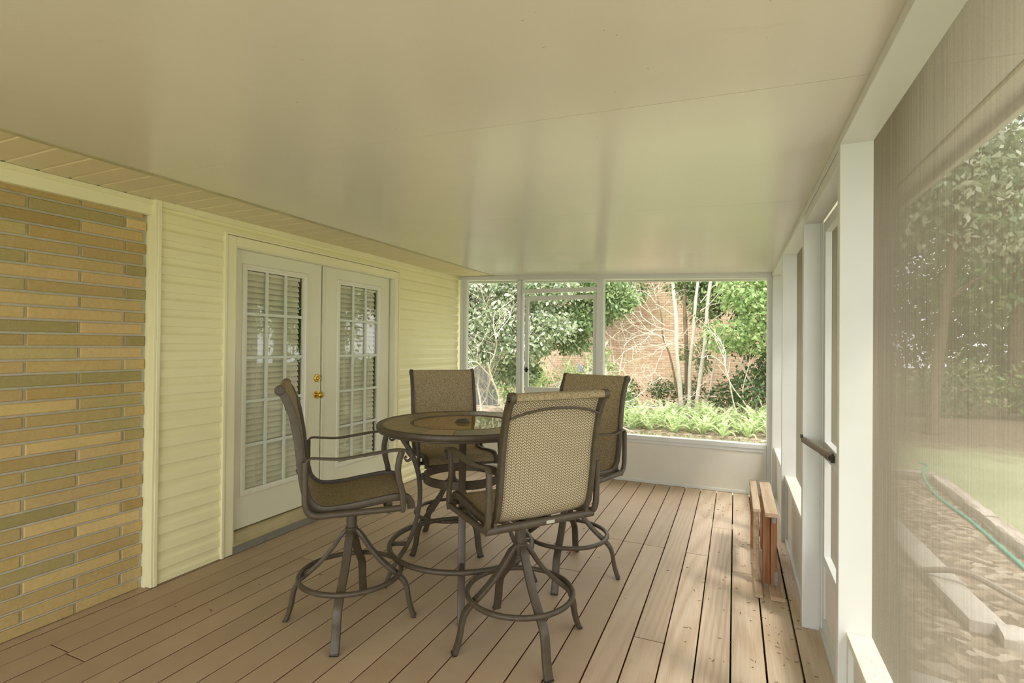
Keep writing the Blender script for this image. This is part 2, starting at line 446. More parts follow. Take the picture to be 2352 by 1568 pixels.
M['concrete'] = simple('pale_concrete', lin((196, 188, 176)), .9, var=.15, scale=5, bump=.4)
M['hose'] = simple('green_hose', lin((70, 176, 150)), .4)
M['hose_grey'] = simple('grey_hose', lin((150, 138, 124)), .6)
M['needle'] = simple('dry_debris', lin((104, 78, 54)), .9)
M['dry_leaf'] = simple('dry_leaf', lin((150, 104, 66)), .8)

# ------------------------------------------------------------------ the room
P = 0.1435
YF = 5.38            # inner face of far wall
XR = 0.182           # inner face of right wall
XB = -3.222          # brick face
XS = -3.17           # siding face
Y0 = -1.6
def zc(x): return 2.10 + (XR - x) * 0.0353

rng = random.Random(5)
# floor: deck boards with gaps and butt joints
mb = MB()
joints = {-21: [1.34], -20: [1.33], -19: [2.54], -10: [2.45, .3], -6: [3.72, 1.1], -5: [3.715], -3: [3.69, -.2], -2: [4.30], -1: [3.5], -4: [2.52], 0: [1.0], -8: [3.1], -12: [.9], -15: [3.4], -17: [.2], -7: [3.73]}
for kk in range(-24, 2):
    worn = max(0, min(1, (kk + 5.5) / 3.0)) if kk > -6 else 0.0
    gap = .0042 if kk < -8 else (.005 if kk < -1 else .007)
    ys = [Y0] + sorted(joints.get(kk, [])) + [YF + .04]
    for a, b in zip(ys[:-1], ys[1:]):
        wv = min(1, worn + (rng.random() * .25 if worn else 0))
        mb.cur = (rng.random(), wv, .55 + .45 * rng.random())
        dx = rng.uniform(-.0006, .0006)
        mb.box(kk * P + gap / 2 + dx, (kk + 1) * P - gap / 2 + dx, a + .0012, b - .0012, -.028, rng.uniform(-.0012, 0))
floor = obj('floor', mb, M['deck'], None, bevel=.003); tag(floor, 'wooden deck floor of long tan boards with dark gaps', 'floor', None, 'structure')
j = obj('joist', MB().box(-3.4, .3, Y0, -1.55, -.2, -.03).box(-3.4, .3, 1.3, 1.34, -.2, -.03).box(-3.4, .3, 3.7, 3.74, -.2, -.03).box(-3.4, .3, 2.5, 2.54, -.2, -.03).box(-3.4, .3, YF, YF + .04, -.3, -.03).box(.26, .3, Y0, YF + .04, -.32, -.029), M['dark'], floor)

# left wall: brick
wl = struct('wall_left', 'left house wall, tan brick then pale yellow siding', 'wall')
mb = MB(); cz = .0655
pal = [(196, 172, 116), (188, 164, 110), (182, 160, 108), (178, 162, 110), (208, 188, 134), (176, 152, 98), (194, 168, 116), (172, 157, 106), (200, 176, 122)]
def jit(c, r): 
    f = r.uniform(.92, 1.07); return lin(tuple(min(255, x * f) for x in c))
row = 0; z = 2.089 + cz
zt = 2.16
nrow = 34
for r_ in range(-1, 33):
    z1 = 2.089 - r_ * cz - .006; z0 = z1 - cz + .011
    z0 = max(z0, .002); 
    if z1 < .01: break
    off = 1.318 if r_ % 2 == 0 else 1.536
    ye = 1.845 if r_ % 2 else 1.862
    k_ = -7
    edges = [off + i * .428 for i in range(-8, 3)]
    for a in edges:
        b = a + .428
        if a >= ye - .02 or b <= Y0: continue
        b = min(b, ye); a2 = max(a, Y0)
        c = pal[rng.choice([0, 1, 2, 3, 5, 6, 7, 8, 0, 1])] if z0 > .9 or rng.random() < .35 else pal[rng.choice([0, 1, 4, 6, 8])]
        mb.cur = jit(c, rng)
        y_0 = a2 + .005 + rng.uniform(0, .002); y_1 = b - .005; d = rng.uniform(-.002, .002); e = .004
        xf = XB + .0 + d
        mb.add([(XB - .03, y_0, z0), (XB - .03, y_1, z0), (XB - .03, y_1, z1), (XB - .03, y_0, z1),
                (xf - e, y_0, z0), (xf - e, y_1, z0), (xf - e, y_1, z1), (xf - e, y_0, z1),
                (xf, y_0 + e, z0 + e), (xf, y_1 - e, z0 + e), (xf, y_1 - e, z1 - e), (xf, y_0 + e, z1 - e)],
               [(0, 1, 5, 4), (1, 2, 6, 5), (2, 3, 7, 6), (3, 0, 4, 7), (4, 5, 9, 8), (5, 6, 10, 9), (6, 7, 11, 10), (7, 4, 8, 11), (8, 9, 10, 11)])
obj('brickwork', mb, M['brick'], wl)
obj('mortar_bed', MB().box(XB - .12, XB - .010, Y0, 1.87, -.03, 2.22), M['mortar'], wl)
# frieze over brick
fr = MB().extr([(XB + .004, 2.205), (XB + .044, 2.205), (XB + .046, 2.182), (XB + .036, 2.178), (XB + .034, 2.12), (XB + .004, 2.118)], Y0, 1.872)
obj('frieze_board', fr, M['vinyl_trim'], wl)
# siding in three pieces
def siding(mb, y0, y1, z0, z1, x=XS):
    base = .083; k0 = int(math.floor((z0 - base) / .1003)) - 1
    pts = []
    kk = k0
    while True:
        b = base + kk * .1003
        if b > z1: break
        seg = [(b, .0150), (b + .004, .0165), (b + .050, .0130), (b + .064, .0050), (b + .072, .0030), (b + .0985, .0030), (b + .0999, .0030)]
        for zz, xx in seg:
            if z0 - 1e-6 <= zz <= z1: pts.append((x - .010 + xx, zz))
        kk += 1
    # clip ends
    pts = [(pts[0][0], z0)] + pts + [(pts[-1][0], z1)]
    prof = pts + [(x - .03, z1), (x - .03, z0)]
    mb.extr(prof, y0, y1)
mb = MB(); siding(mb, 1.895, 2.325, .004, 2.18); siding(mb, 4.185, YF - .005, .004, 2.18); siding(mb, 2.325, 4.185, 2.112, 2.18)
obj('vinyl_siding', mb, M['vinyl'], wl)
t = MB().extr([(XS - .03, 2.172), (XS + .010, 2.172), (XS + .014, 2.176), (XS + .012, 2.207), (XS - .03, 2.207)], 1.88, YF)
obj('top_trim', t, M['vinyl_trim'], wl)
t = MB().box(XB - .02, XS + .016, 1.864, 1.878, .004, 2.207).box(XS - .03, XS + .02, 1.878, 1.898, .004, 2.207)
obj('corner_trim', t, M['vinyl_trim'], wl, bevel=.002)
obj('wall_backing', MB().box(XS - .12, XS - .031, 1.86, 2.36, -.03, 2.22).box(XS - .12, XS - .031, 4.17, YF + .1, -.03, 2.22).box(XS - .12, XS - .031, 2.3, 4.2, 2.09, 2.22), M['vinyl_trim'], wl)

# trim around door pair
tr = struct('trim_1', 'cream casing around the french doors', 'trim')
mb = MB()
mb.box(XS - .01, XS + .018, 2.300, 2.318, .002, 2.118)              # J channel left
mb.box(XS - .01, XS + .018, 4.178, 4.195, .002, 2.118)
mb.box(XS - .01, XS + .018, 2.318, 4.178, 2.103, 2.118)
obj('j_channel', mb, M['vinyl_trim'], tr, bevel=.002)
mb = MB()
mb.box(XS - .06, XS + .010, 2.320, 2.388, .002, 2.100)
mb.box(XS - .06, XS + .010, 4.130, 4.176, .002, 2.100)
mb.box(XS - .06, XS + .010, 2.388, 4.130, 2.036, 2.100)
obj('casing', mb, M['vinyl_trim'], tr, bevel=.003)
mb = MB(); XD = -3.222
mb.box(XD - .06, XS + .004, 2.388, 2.397, .03, 2.036).box(XD - .06, XS + .004, 4.121, 4.130, .03, 2.036).box(XD - .06, XS + .004, 2.397, 4.121, 2.027, 2.036 + .001)
mb.box(XD - .06, XD - .03, 2.39, 2.42, .03, 2.04).box(XD - .06, XD - .03, 4.11, 4.13, .03, 2.04)
obj('jamb', mb, M['door'], tr)
tr2 = struct('trim_2', 'grey and cream threshold under the french doors', 'trim')
obj('riser_board', MB().extr([(XS - .06, .0), (XS + .014, .0), (XS + .010, .050), (XS - .06, .050)], 2.389, 4.13), M['riser'], tr2)
obj('sill_nosing', MB().extr([(XS - .08, .052), (XS + .016, .052), (XS + .018, .060), (XS - .010, .066), (XS - .012, .118), (XS - .08, .122)], 2.389, 4.13), M['sillwood'], tr2)

def door_leaf(idx, y0, y1, gy0, gy1, oy0, oy1, label, knob=False):
    d = struct('door_%d' % idx, label, 'door')
    gz0, gz1, oz0, oz1 = .384, 1.900, .345, 1.940
    x0, x1 = XD - .044, XD; zb, zt_ = .132, 2.030
    mb = MB()
    mb.box(x0, x1, y0, y1, zb, oz0 + .02); mb.box(x0, x1, y0, y1, oz1 - .02, zt_)
    mb.box(x0, x1, y0, oy0 + .02, oz0 + .02, oz1 - .02); mb.box(x0, x1, oy1 - .02, y1, oz0 + .02, oz1 - .02)
    obj('slab', mb, M['door'], d)
    # lite frame, mitred moulding
    prof = [(0, 0), (.004, .010), (.018, .010), (.024, .005), (1.0, .003), (1.0, -.016), (0, -.016)]
    mb = MB(); wy0, wy1 = gy0 - oy0, oy1 - gy1; wz0, wz1 = gz0 - oz0, oz1 - gz1
    def ring(fr_, h):
        return [(x1 + h, oy0 + wy0 * fr_, oz0 + wz0 * fr_), (x1 + h, oy1 - wy1 * fr_, oz0 + wz0 * fr_), (x1 + h, oy1 - wy1 * fr_, oz1 - wz1 * fr_), (x1 + h, oy0 + wy0 * fr_, oz1 - wz1 * fr_)]
    levels = [(0, -.012), (0, .006), (.12, .011), (.55, .011), (.66, .006), (1.0, .004), (1.0, -.022)]
    vs = []; fs = []
    for f_, h in levels: vs += ring(f_, h)
    for i in range(len(levels) - 1):
        for q in range(4): fs.append((i * 4 + q, i * 4 + (q + 1) % 4, (i + 1) * 4 + (q + 1) % 4, (i + 1) * 4 + q))
    mb.add(vs, fs); obj('lite_frame', mb, M['door_frame'], d)
    mb = MB(); xg = x1 - .008
    for i in (1, 2):
        yy = gy0 + (gy1 - gy0) * i / 3; mb.box(xg - .002, xg + .010, yy - .011, yy + .011, gz0, gz1)
    for i in range(1, 5):
        zz = gz0 + (gz1 - gz0) * i / 5; mb.box(xg - .002, xg + .0098, gy0, gy1, zz - .011, zz + .011)
    obj('muntin', mb, M['muntin'], d, bevel=.002)
    obj('pane', MB().box(xg - .005, xg - .002, gy0 - .004, gy1 + .004, gz0 - .004, gz1 + .004), M['glass'], d)
    if knob:
        ky = 3.177
        kn = obj('door_knob', MB().lathe([(0, .062), (.012, .062), (.022, .056), (.027, .044), (.025, .034), (.014, .026), (.012, .012), (.030, .010), (.033, .004), (.033, 0), (0, 0)], 24, (x1, ky, .984), 'x'), M['brass'], d, smooth=True); kn['label'] = 'round polished brass door knob'
        obj('keyhole', MB().lathe([(0, .0635), (.005, .0635), (.006, .0615), (0, .0615)], 12, (x1, ky, .984), 'x'), M['black'], kn)
        db = obj('deadbolt', MB().lathe([(0, .022), (.012, .022), (.016, .018), (.018, .010), (.031, .008), (.034, .003), (.034, 0), (0, 0)], 24, (x1, ky, 1.118), 'x'), M['brass'], d, smooth=True); db['label'] = 'round brass deadbolt cylinder'
        obj('keyhole', MB().lathe([(0, .0236), (.005, .0236), (.006, .0216), (0, .0216)], 12, (x1, ky, 1.118), 'x'), M['black'], db)
    # hinges
    return d
d1 = door_leaf(1, 2.399, 3.212, 2.520, 3.025, 2.482, 3.070, 'left french door with brass knob and fifteen panes', True)
d2 = door_leaf(2, 3.262, 4.108, 3.432, 3.936, 3.395, 3.976, 'right french door without a knob, fifteen panes')
obj('astragal', MB().box(XD - .03, XD + .006, 3.228, 3.240, .132, 2.030).box(XD - .04, XD + .0, 3.2395, 3.262, .132, 2.030), M['door'], d2, bevel=.002)
obj('door_gap', MB().box(XD - .044, XD - .034, 3.211, 3.229, .132, 2.030), M['dark'], d2)
# interior behind the doors
wi = struct('wall_interior', 'dim room behind the french doors', 'wall')
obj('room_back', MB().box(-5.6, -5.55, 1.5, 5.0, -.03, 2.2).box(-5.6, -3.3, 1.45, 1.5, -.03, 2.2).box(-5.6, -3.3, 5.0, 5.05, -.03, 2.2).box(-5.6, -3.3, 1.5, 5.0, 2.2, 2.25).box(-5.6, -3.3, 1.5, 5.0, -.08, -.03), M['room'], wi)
# blinds: one slat object copied
def blind(y0, y1, label, gapfrom):
    t = thing('window_blind', label, 'blind', (XD - .037, (y0 + y1) / 2, .388))
    L = y1 - y0; n = 37; me = None; mesh2 = None
    obj('head_rail', MB().box(-.02, .02, -L / 2, L / 2, 1.488, 1.508), M['blind'], t)
    def slat(tilt):
        sec = []
        for i in range(7):
            a = (i / 6 - .5); sec.append((a * .049, .004 * (1 - 4 * a * a)))
        rot = R(tilt); pts = [(p * math.cos(rot) - q * math.sin(rot), p * math.sin(rot) + q * math.cos(rot)) for p, q in sec]
        pts2 = [(x, z - .0012) for x, z in reversed(pts)]
        return MB().extr(pts + pts2, -L / 2, L / 2)
    first = obj('slat', slat(-64), M['blind'], t, smooth=True); first.location = (0, 0, .012)
    for i in range(1, n):
        c = first.copy(); COL.objects.link(c); c.parent = t; c.location = (0, 0, .012 + i * .0405)
        if gapfrom <= i <= 36: c.rotation_euler = (0, R(-10), 0)
        c.rotation_euler = (0, c.rotation_euler[1] + R(random.Random(i).uniform(-3, 3)), R(random.Random(i * 3).uniform(-.15, .15)))
    for yy in (-L / 2 + .09, L / 2 - .09):
        obj('lift_cord', MB().tube([(.0225, yy, 0), (.0225, yy, 1.49)], .0012, 6), M['blind'], t)
blind(2.526, 3.008, 'cream slatted blind behind the glass of the left french door', 60)
blind(3.437, 3.920, 'cream slatted blind behind the glass of the right french door', 60)

# ceiling
ce = struct('ceiling', 'sloping cream panel roof over the porch', 'ceiling')
def cslab(x0, x1, y0, y1, th=.09, gap=0):
    return MB().extr([(x0, zc(x0)), (x1, zc(x1)), (x1, zc(x1) + th), (x0, zc(x0) + th)], y0, y1)
ysm = [-2.2, -.90, .335, 1.57, 2.805, 4.10, 5.72]
for a, b in zip(ysm[:-1], ysm[1:]):
    p = obj('ceiling_panel', cslab(-2.70, .60, a + .0012, b - .0012), M['ceiling'], ce)
obj('panel_spline', MB().extr([(-2.70, zc(-2.70) + .004), (.6, zc(.6) + .004), (.6, zc(.6) + .1), (-2.70, zc(-2.7) + .1)], -2.2, 5.72), M['strip'], ce)
obj('roof_cap', MB().extr([(-4.2, 2.42), (.64, 2.19), (.64, 2.21), (-4.2, 2.46)], -2.3, 5.8), M['shingle'], ce)
# flat soffit against the wall, ribbed, with channel strip
mb = MB(); yy = 1.082 - .127 * 24; prof = [(Y0 - .6, 2.2065)]
while yy < YF - .02:
    if yy > Y0 - .55: prof += [(yy - .010, 2.2065), (yy - .006, 2.2115), (yy + .006, 2.2115), (yy + .010, 2.2065)]
    yy += .127
prof += [(YF + .3, 2.2065), (YF + .3, 2.23), (Y0 - .6, 2.23)]
mb.extr(prof, -3.26, -2.74, axis='x')
obj('soffit_panel', mb, M['soffit'], ce)
obj('edge_channel', MB().extr([(-2.742, 2.2035), (-2.70, 2.1975), (-2.692, 2.1985), (-2.692, 2.201), (-2.742, 2.2075)], Y0 - .6, YF + .3), M['strip'], ce)
# roof edge outside: gutter line along the overhang and fascia beyond far wall
obj('eave_gutter', MB().box(.575, .600, -2.2, 5.76, 2.055, 2.15), M['ceiling'], ce, bevel=.004)
obj('eave_bead', MB().box(.497, .507, -2.2, 5.72, zc(.5) - .003, zc(.5)), M['strip'], ce)
obj('far_fascia', MB().extr([(-3.3, zc(-3.3) + .1), (.68, zc(.6) + .1), (.68, zc(.68) - .030), (-3.3, zc(-3.3) - .045)], 5.72, 5.76), M['white'], ce)

# far wall (screened)
wb = struct('wall_back', 'far screened wall with white posts and low panel', 'wall')
def post(nm, x0, x1, y0, y1, z0, z1, par): return obj(nm, MB().box(x0, x1, y0, y1, z0, z1), M['white'], par, bevel=.0025)
post('post', -3.14, -3.098, YF - .012, YF + .05, 0, 2.16, wb); post('post', -3.098, -3.057, YF, YF + .05, 0, 2.16, wb)
post('post', -2.413, -2.370, YF, YF + .10, 0, 2.14, wb); post('post', -2.370, -2.350, YF + .03, YF + .09, 0, 2.14, wb)
post('post', -1.489, -1.415, YF, YF + .10, 0, 2.11, wb)
post('post', .146, .19, YF, YF + .10, 0, 2.07, wb)
def bz(x): return zc(x) - .048
obj('beam', MB().extr([(-3.16, bz(-3.16)), (.19, bz(.19)), (.19, zc(.19)), (-2.70, zc(-2.7)), (-3.16, 2.205)], YF - .004, YF + .10), M['white'], wb)
obj('transom_rail', MB().box(-2.35, -1.489, YF + .006, YF + .08, 1.988, 2.033), M['white'], wb, bevel=.0025)
def knee_back(x0, x1):
    obj('cap_rail', MB().box(x0, x1, YF + .004, YF + .10, .438, .480), M['white'], wb, bevel=.003)
    mb = MB().box(x0 + .002, x1 - .002, YF + .02, YF + .05, .005, .438)
    obj('knee_panel', mb, M['panel'], wb)
    obj('panel_bead', MB().box(x0, x0 + .03, YF + .012, YF + .03, .03, .438).box(x1 - .03, x1, YF + .012, YF + .03, .03, .438).box(x0 + .03, x1 - .03, YF + .012, YF + .03, .405, .438).box(x0, x1, YF + .006, YF + .03, .002, .030), M['white'], wb, bevel=.002)
knee_back(-1.415, .146); knee_back(-3.057, -2.413)
def scr_y(x0, x1, z0, z1, par, y=YF + .06, mat='screen_far'):
    return obj('screen_mesh', MB().add([(x0, y, z0), (x1, y, z0), (x1, y, z1), (x0, y, z1)], [(0, 1, 2, 3)]), M[mat], par)
scr_y(-1.415, .146, .48, 2.09, wb); scr_y(-3.057, -2.413, .48, 2.13, wb); scr_y(-2.35, -1.489, 2.033, 2.12, wb)
# screen door in far wall
d3 = struct('door_3', 'screen door in the far wall with black latch', 'door')
yD = YF + .030
mb = MB(); fx0, fx1 = -2.318, -1.500
mb.box(fx0, fx0 + .040, yD, yD + .03, .02, 1.953).box(fx1 - .032, fx1, yD, yD + .03, .02, 1.953)
mb.box(fx0 + .04, fx1 - .032, yD, yD + .03, 1.905, 1.953).box(fx0 + .04, fx1 - .032, yD, yD + .03, .862, .930).box(fx0 + .04, fx1 - .032, yD, yD + .03, .02, .12)
obj('door_frame', mb, M['white'], d3, bevel=.002)
obj('kick_panel', MB().box(fx0 + .04, fx1 - .032, yD + .01, yD + .02, .12, .40), M['panel'], d3)
obj('door_rail', MB().box(fx0 + .04, fx1 - .032, yD, yD + .03, .40, .45), M['white'], d3)
scr_y(fx0 + .04, fx1 - .032, .45, .862, d3, yD + .015); scr_y(fx0 + .04, fx1 - .032, .93, 1.905, d3, yD + .015)
obj('latch', MB().box(-2.322, -2.272, yD - .012, yD, 1.112, 1.134).box(-2.309, -2.287, yD - .010, yD, 1.096, 1.150).box(-2.300, -2.294, yD - .03, yD - .01, 1.118, 1.128), M['black'], d3, bevel=.002)

# right wall (screened)
wr = struct('wall_right', 'right screened wall of white posts over a low panel', 'wall')
X1 = .283
post('post', XR, X1, 1.98, 2.02, 0, 2.07, wr); post('post', XR, .257, 2.95, 3.0, 0, 2.02, wr); post('post', .235, X1, 2.955, 3.0, 0, 2.02, wr)
post('post', XR, X1, 4.20, 4.24, 0, 2.07, wr); post('post', .190, X1, 5.33, YF, 0, 2.07, wr)
post('post', XR, X1, .12, .16, 0, 2.07, wr); post('post', XR, X1, Y0, Y0 + .04, 0, 2.07, wr)
obj('beam', MB().extr([(XR, 2.068), (X1, 2.068), (X1, zc(X1)), (XR, zc(XR))], Y0, YF), M['white'], wr, bevel=.002)
obj('header', MB().box(XR + .004, .262, 2.02, 2.95, 2.017, 2.066), M['white'], wr, bevel=.002)
def knee_r(y0, y1):
    obj('cap_rail', MB().box(.205, X1, y0, y1, .448, .471), M['white_dirty'], wr, bevel=.002)
    obj('knee_panel', MB().box(.222, .25, y0, y1, .004, .448), M['panel'], wr)
    obj('base_rail', MB().box(.206, .222, y0, y1, .002, .03).box(.206, .222, y0, y0 + .03, .03, .448).box(.206, .222, y1 - .03, y1, .03, .448), M['white'], wr, bevel=.002)
for a, b in ((Y0 + .04, .12), (.16, 1.98), (3.0, 4.20), (4.24, 5.33)):
    knee_r(a, b)
    obj('screen_mesh', MB().add([(.275, a, .471), (.275, b, .471), (.275, b, 2.068), (.275, a, 2.068)], [(0, 1, 2, 3)]), M['screen'], wr)
# screen door right
d4 = struct('door_4', 'screen door in the right wall with a pneumatic closer', 'door')
mb = MB(); xa, xb = .268, .300; ya, yb = 2.025, 2.95
mb.box(xa, xb, ya, ya + .05, .03, 2.015).box(xa, xb, yb - .06, yb, .03, 2.015)
mb.box(xa, xb, ya + .05, yb - .06, 1.96, 2.015).box(xa, xb, ya + .05, yb - .06, .865, .945).box(xa, xb, ya + .05, yb - .06, .345, .39).box(xa, xb, ya + .05, yb - .06, .03, .09)
obj('door_frame', mb, M['white'], d4, bevel=.002)
obj('kick_panel', MB().box(xa + .008, xa + .016, ya + .05, yb - .06, .09, .345), M['panel'], d4)
for z0, z1 in ((.39, .865), (.945, 1.96)):
    obj('screen_mesh', MB().add([(xb - .004, ya + .05, z0), (xb - .004, yb - .06, z0), (xb - .004, yb - .06, z1), (xb - .004, ya + .05, z1)], [(0, 1, 2, 3)]), M['screen'], d4)
obj('door_stop', MB().box(.262, .268, 2.935, 2.95, .0, 2.02).box(.258, .3, 2.02, 2.95, .0, .022), M['white'], d4)
clo = obj('door_closer', MB().tube([(.262, 2.63, .915), (.240, 2.715, .922)], .0175, 14).tube([(.2525, 2.667, .9175), (.186, 2.93, .938)], .0150, 16).tube([(.256, 2.653, .9165), (.253, 2.664, .917)], .0195, 14), M['closer'], d4, smooth=True)
clo['label'] = 'bronze pneumatic closer tube'
obj('closer_bracket', MB().cbox((.178, 2.955, .952), (.012, .030, .016)).cbox((.180, 2.940, .945), (.010, .03, .008)).cbox((.262, 2.62, .912), (.02, .03, .03)), M['black'], clo, bevel=.002)
obj('closer_rod', MB().tube([(.186, 2.93, .938), (.178, 2.965, .942)], .004, 8), M['steel'], clo)

# ------------------------------------------------------------------ swivel chairs
RAIL = [(-.328, 1.188), (-.301, 1.147), (-.273, 1.076), (-.256, .996), (-.243, .916), (-.233, .826), (-.218, .735), (-.197, .675), (-.142, .637), (-.036, .637), (.064, .650), (.180, .664), (.232, .660), (.258, .635), (.262, .603)]
def sling_path():
    """arc-length path of the fabric in (x,z), starts behind the top bar, over it, down the back, along the seat, over the front"""
    top = []
    cx, cz_, r = -.324, 1.184, .0195
    for a in range(-120, 61, 15): top.append((cx + r * math.cos(R(180 - a - 0) ) * 1.0, cz_ + r * math.sin(R(a)) ))
    top = [(cx - r * math.cos(R(a)), cz_ + r * math.sin(R(a))) for a in (-35, -15, 5, 25, 50, 75, 100, 125, 150)]
    rail = [(-.296, 1.158), (-.280, 1.120)] + RAIL[2:-2]
    body = [(p.x, p.z) for p in catmull([(x, 0, z) for x, z in rail], 4)]
    front = [(.250, .648), (.262, .632), (.262, .612)]
    return top + body + front
def make_sling():
    pts = sling_path(); L = [0]
    for a, b in zip(pts[:-1], pts[1:]): L.append(L[-1] + math.hypot(b[0] - a[0], b[1] - a[1]))
    nu = 9; W = .226; n = len(pts)
    def surf(off, flip):
        vs = []; fs = []; uv = []
        for i, (x, z) in enumerate(pts):
            a = pts[max(i - 1, 0)]; b = pts[min(i + 1, n - 1)]
            tx, tz = b[0] - a[0], b[1] - a[1]; l = math.hypot(tx, tz) or 1
            nx, nz = tz / l, -tx / l     # points backward / down
            t = L[i] / L[-1]
            sagm = .012 * max(0, math.sin(math.pi * min(1, max(0, (t - .08) / .88))))
            for j_ in range(nu):
                u = -1 + 2 * j_ / (nu - 1); s_ = sagm * (1 - u * u)
                vs.append((x - nx * (-s_ + off), u * W, z - nz * (-s_ + off)))
        for i in range(n - 1):
            for j_ in range(nu - 1):
                q = (i * nu + j_, i * nu + j_ + 1, (i + 1) * nu + j_ + 1, (i + 1) * nu + j_)
                uu = [((-1 + 2 * (k % nu) / (nu - 1)) * W, L[k // nu]) for k in q]
                if flip: q = q[::-1]; uu = uu[::-1]
                fs.append(q); uv.append(uu)
        return vs, fs, uv
    return surf
def sec_strip(path, w_, t, mb, y):
    pass
def make_chair(label):
    root = thing('swivel_bar_chair', label, 'chair', group='swivel chairs around the patio table')
    surf = make_sling()
    mb = MB(); vs, fs, uv = surf(-.0010, False); mb.add(vs, fs, uv); mb.m = 1; vs, fs, uv = surf(.0010, True); mb.add(vs, fs, uv)
    sl = obj('sling_fabric', mb, M['fabric'], root, smooth=True); sl.data.materials.append(M['fabric_front']); sl['label'] = 'herringbone woven sling of beige and brown'
    for s_ in (-1, 1):
        y = s_ * .235
        path = catmull([(x, y, z) for x, z in RAIL], 5)
        mb = MB().sweep(path, rsec(.0105, .015, .5), up=(0, 1, 0) and (1, 0, .2))
        # simpler stable section: build with side vector along y
        mb = MB(); sec = rsec(.0115, .0180, .5, 2); k = len(sec); vs = []; fs = []
        for i, p in enumerate(path):
            a = path[max(i - 1, 0)]; b = path[min(i + 1, len(path) - 1)]; t = (b - a).normalized()
            nrm = Vector((t.z, 0, -t.x))
            for u, v in sec: vs.append(p + Vector((0, u, 0)) + nrm * (v + .001))
        for i in range(len(path) - 1):
            for j_ in range(k): fs.append((i * k + j_, i * k + (j_ + 1) % k, (i + 1) * k + (j_ + 1) % k, (i + 1) * k + j_))
        fs.append(tuple(range(k))); fs.append(tuple((len(path) - 1) * k + j_ for j_ in range(k)))
        mb.add(vs, fs)
        rl = obj('side_rail', mb, M['frame'], root, smooth=True)
        c = (-.326, y, 1.185); e = .0125
        obj('scroll_cap', MB().lathe([(0, -e), (.021, -e), (.0235, -e + .002), (.0235, e - .002), (.021, e), (.017, e + .001), (.016, e - .001), (.012, e - .001), (.011, e + .001), (.006, e + .001), (.005, e - .001), (0, e - .001)] if s_ > 0 else
                                      [(0, -e + .001), (.005, -e + .001), (.006, -e - .001), (.011, -e - .001), (.012, -e + .001), (.016, -e + .001), (.017, -e - .001), (.021, -e), (.0235, -e + .002), (.0235, e - .002), (.021, e), (0, e)], 24, c, 'y'), M['frame'], rl, smooth=True)
        # arm : strap, scroll, front post
        ya = s_ * .278
        strap = catmull([(-.217, ya, .845), (-.213, ya, .868), (-.192, ya, .882), (-.130, ya, .876), (-.060, ya * 1.005, .872), (.037, ya * 1.02, .883), (.107, ya * 1.03, .892), (.183, ya * 1.02, .898), (.226, ya, .892), (.250, ya, .873), (.250, ya, .852), (.233, ya, .842), (.222, ya, .853), (.229, ya, .864)], 6)
        n = len(strap); vs = []; fs = []
        for i, p in enumerate(strap):
            a = strap[max(i - 1, 0)]; b = strap[min(i + 1, n - 1)]; t = (b - a); t.y = 0; t.normalize(); nrm = Vector((-t.z, 0, t.x))
            f = i / (n - 1); hw = .0135 + .009 * math.exp(-((f - .48) / .2) ** 2); th = .0045
            for u, v in rsec(hw, th, .8, 2): vs.append(p + Vector((0, u, 0)) + nrm * v)
        k = 12
        for i in range(n - 1):
            for j_ in range(k): fs.append((i * k + j_, i * k + (j_ + 1) % k, (i + 1) * k + (j_ + 1) % k, (i + 1) * k + j_))
        fs.append(tuple(range(k))); fs.append(tuple((n - 1) * k + j_ for j_ in range(k)))
        obj('arm_rest', MB().add(vs, fs), M['frame'], root, smooth=True)
        fp = catmull([(.208, ya, .888), (.196, ya, .85), (.190, ya, .80), (.197, ya, .75), (.210, ya, .70), (.216, ya, .66), (.214, ya, .62), (.208, ya, .602)], 5)
        n = len(fp); vs = []; fs = []
        for i, p in enumerate(fp):
            a = fp[max(i - 1, 0)]; b = fp[min(i + 1, n - 1)]; t = (b - a).normalized(); nrm = Vector((-t.z, 0, t.x))
            sc = 1 if i < n - 4 else 1 - .12 * (i - (n - 4))
            for u, v in rsec(.0105, .0145 * sc, .6, 2): vs.append(p + Vector((0, u, 0)) + nrm * v)
        for i in range(n - 1):
            for j_ in range(k): fs.append((i * k + j_, i * k + (j_ + 1) % k, (i + 1) * k + (j_ + 1) % k, (i + 1) * k + j_))
        fs.append(tuple(range(k))); fs.append(tuple((n - 1) * k + j_ for j_ in range(k)))
        obj('arm_post', MB().add(vs, fs), M['frame'], root, smooth=True)
        tb = catmull([(-.217, ya, .868), (-.2175, ya, .80), (-.217, ya, .72), (-.214, ya, .672), (-.198, ya, .637), (-.165, ya, .622), (-.10, ya, .621), (.05, ya, .621), (.205, ya, .622)], 6)
        obj('side_tube', MB().tube(tb, .0145, 12), M['frame'], root, smooth=True)
    br = catmull([(-.300, -.226, 1.098), (-.310, -.15, 1.120), (-.313, -.05, 1.132), (-.313, .05, 1.132), (-.310, .15, 1.120), (-.300, .226, 1.098)], 6)
    obj('back_brace', MB().tube(br, .0055, 8), M['frame'], root, smooth=True)
    fr = MB().tube([(-.188, -.278, .618), (-.188, .278, .618)], .0175, 14).tube([(.150, -.275, .612), (.150, .275, .612)], .0125, 12)
    fr.box(-.19, .155, -.075, -.045, .600, .612).box(-.19, .155, .045, .075, .600, .612).box(-.07, .07, -.08, .08, .590, .601)
    obj('front_bar', MB().tube([(.258, -.226, .612), (.258, .226, .612)], .010, 10), M['frame'], root, smooth=True)
    obj('top_bar', MB().tube([(-.326, -.226, 1.185), (-.326, .226, 1.185)], .0165, 12), M['frame'], root, smooth=True)
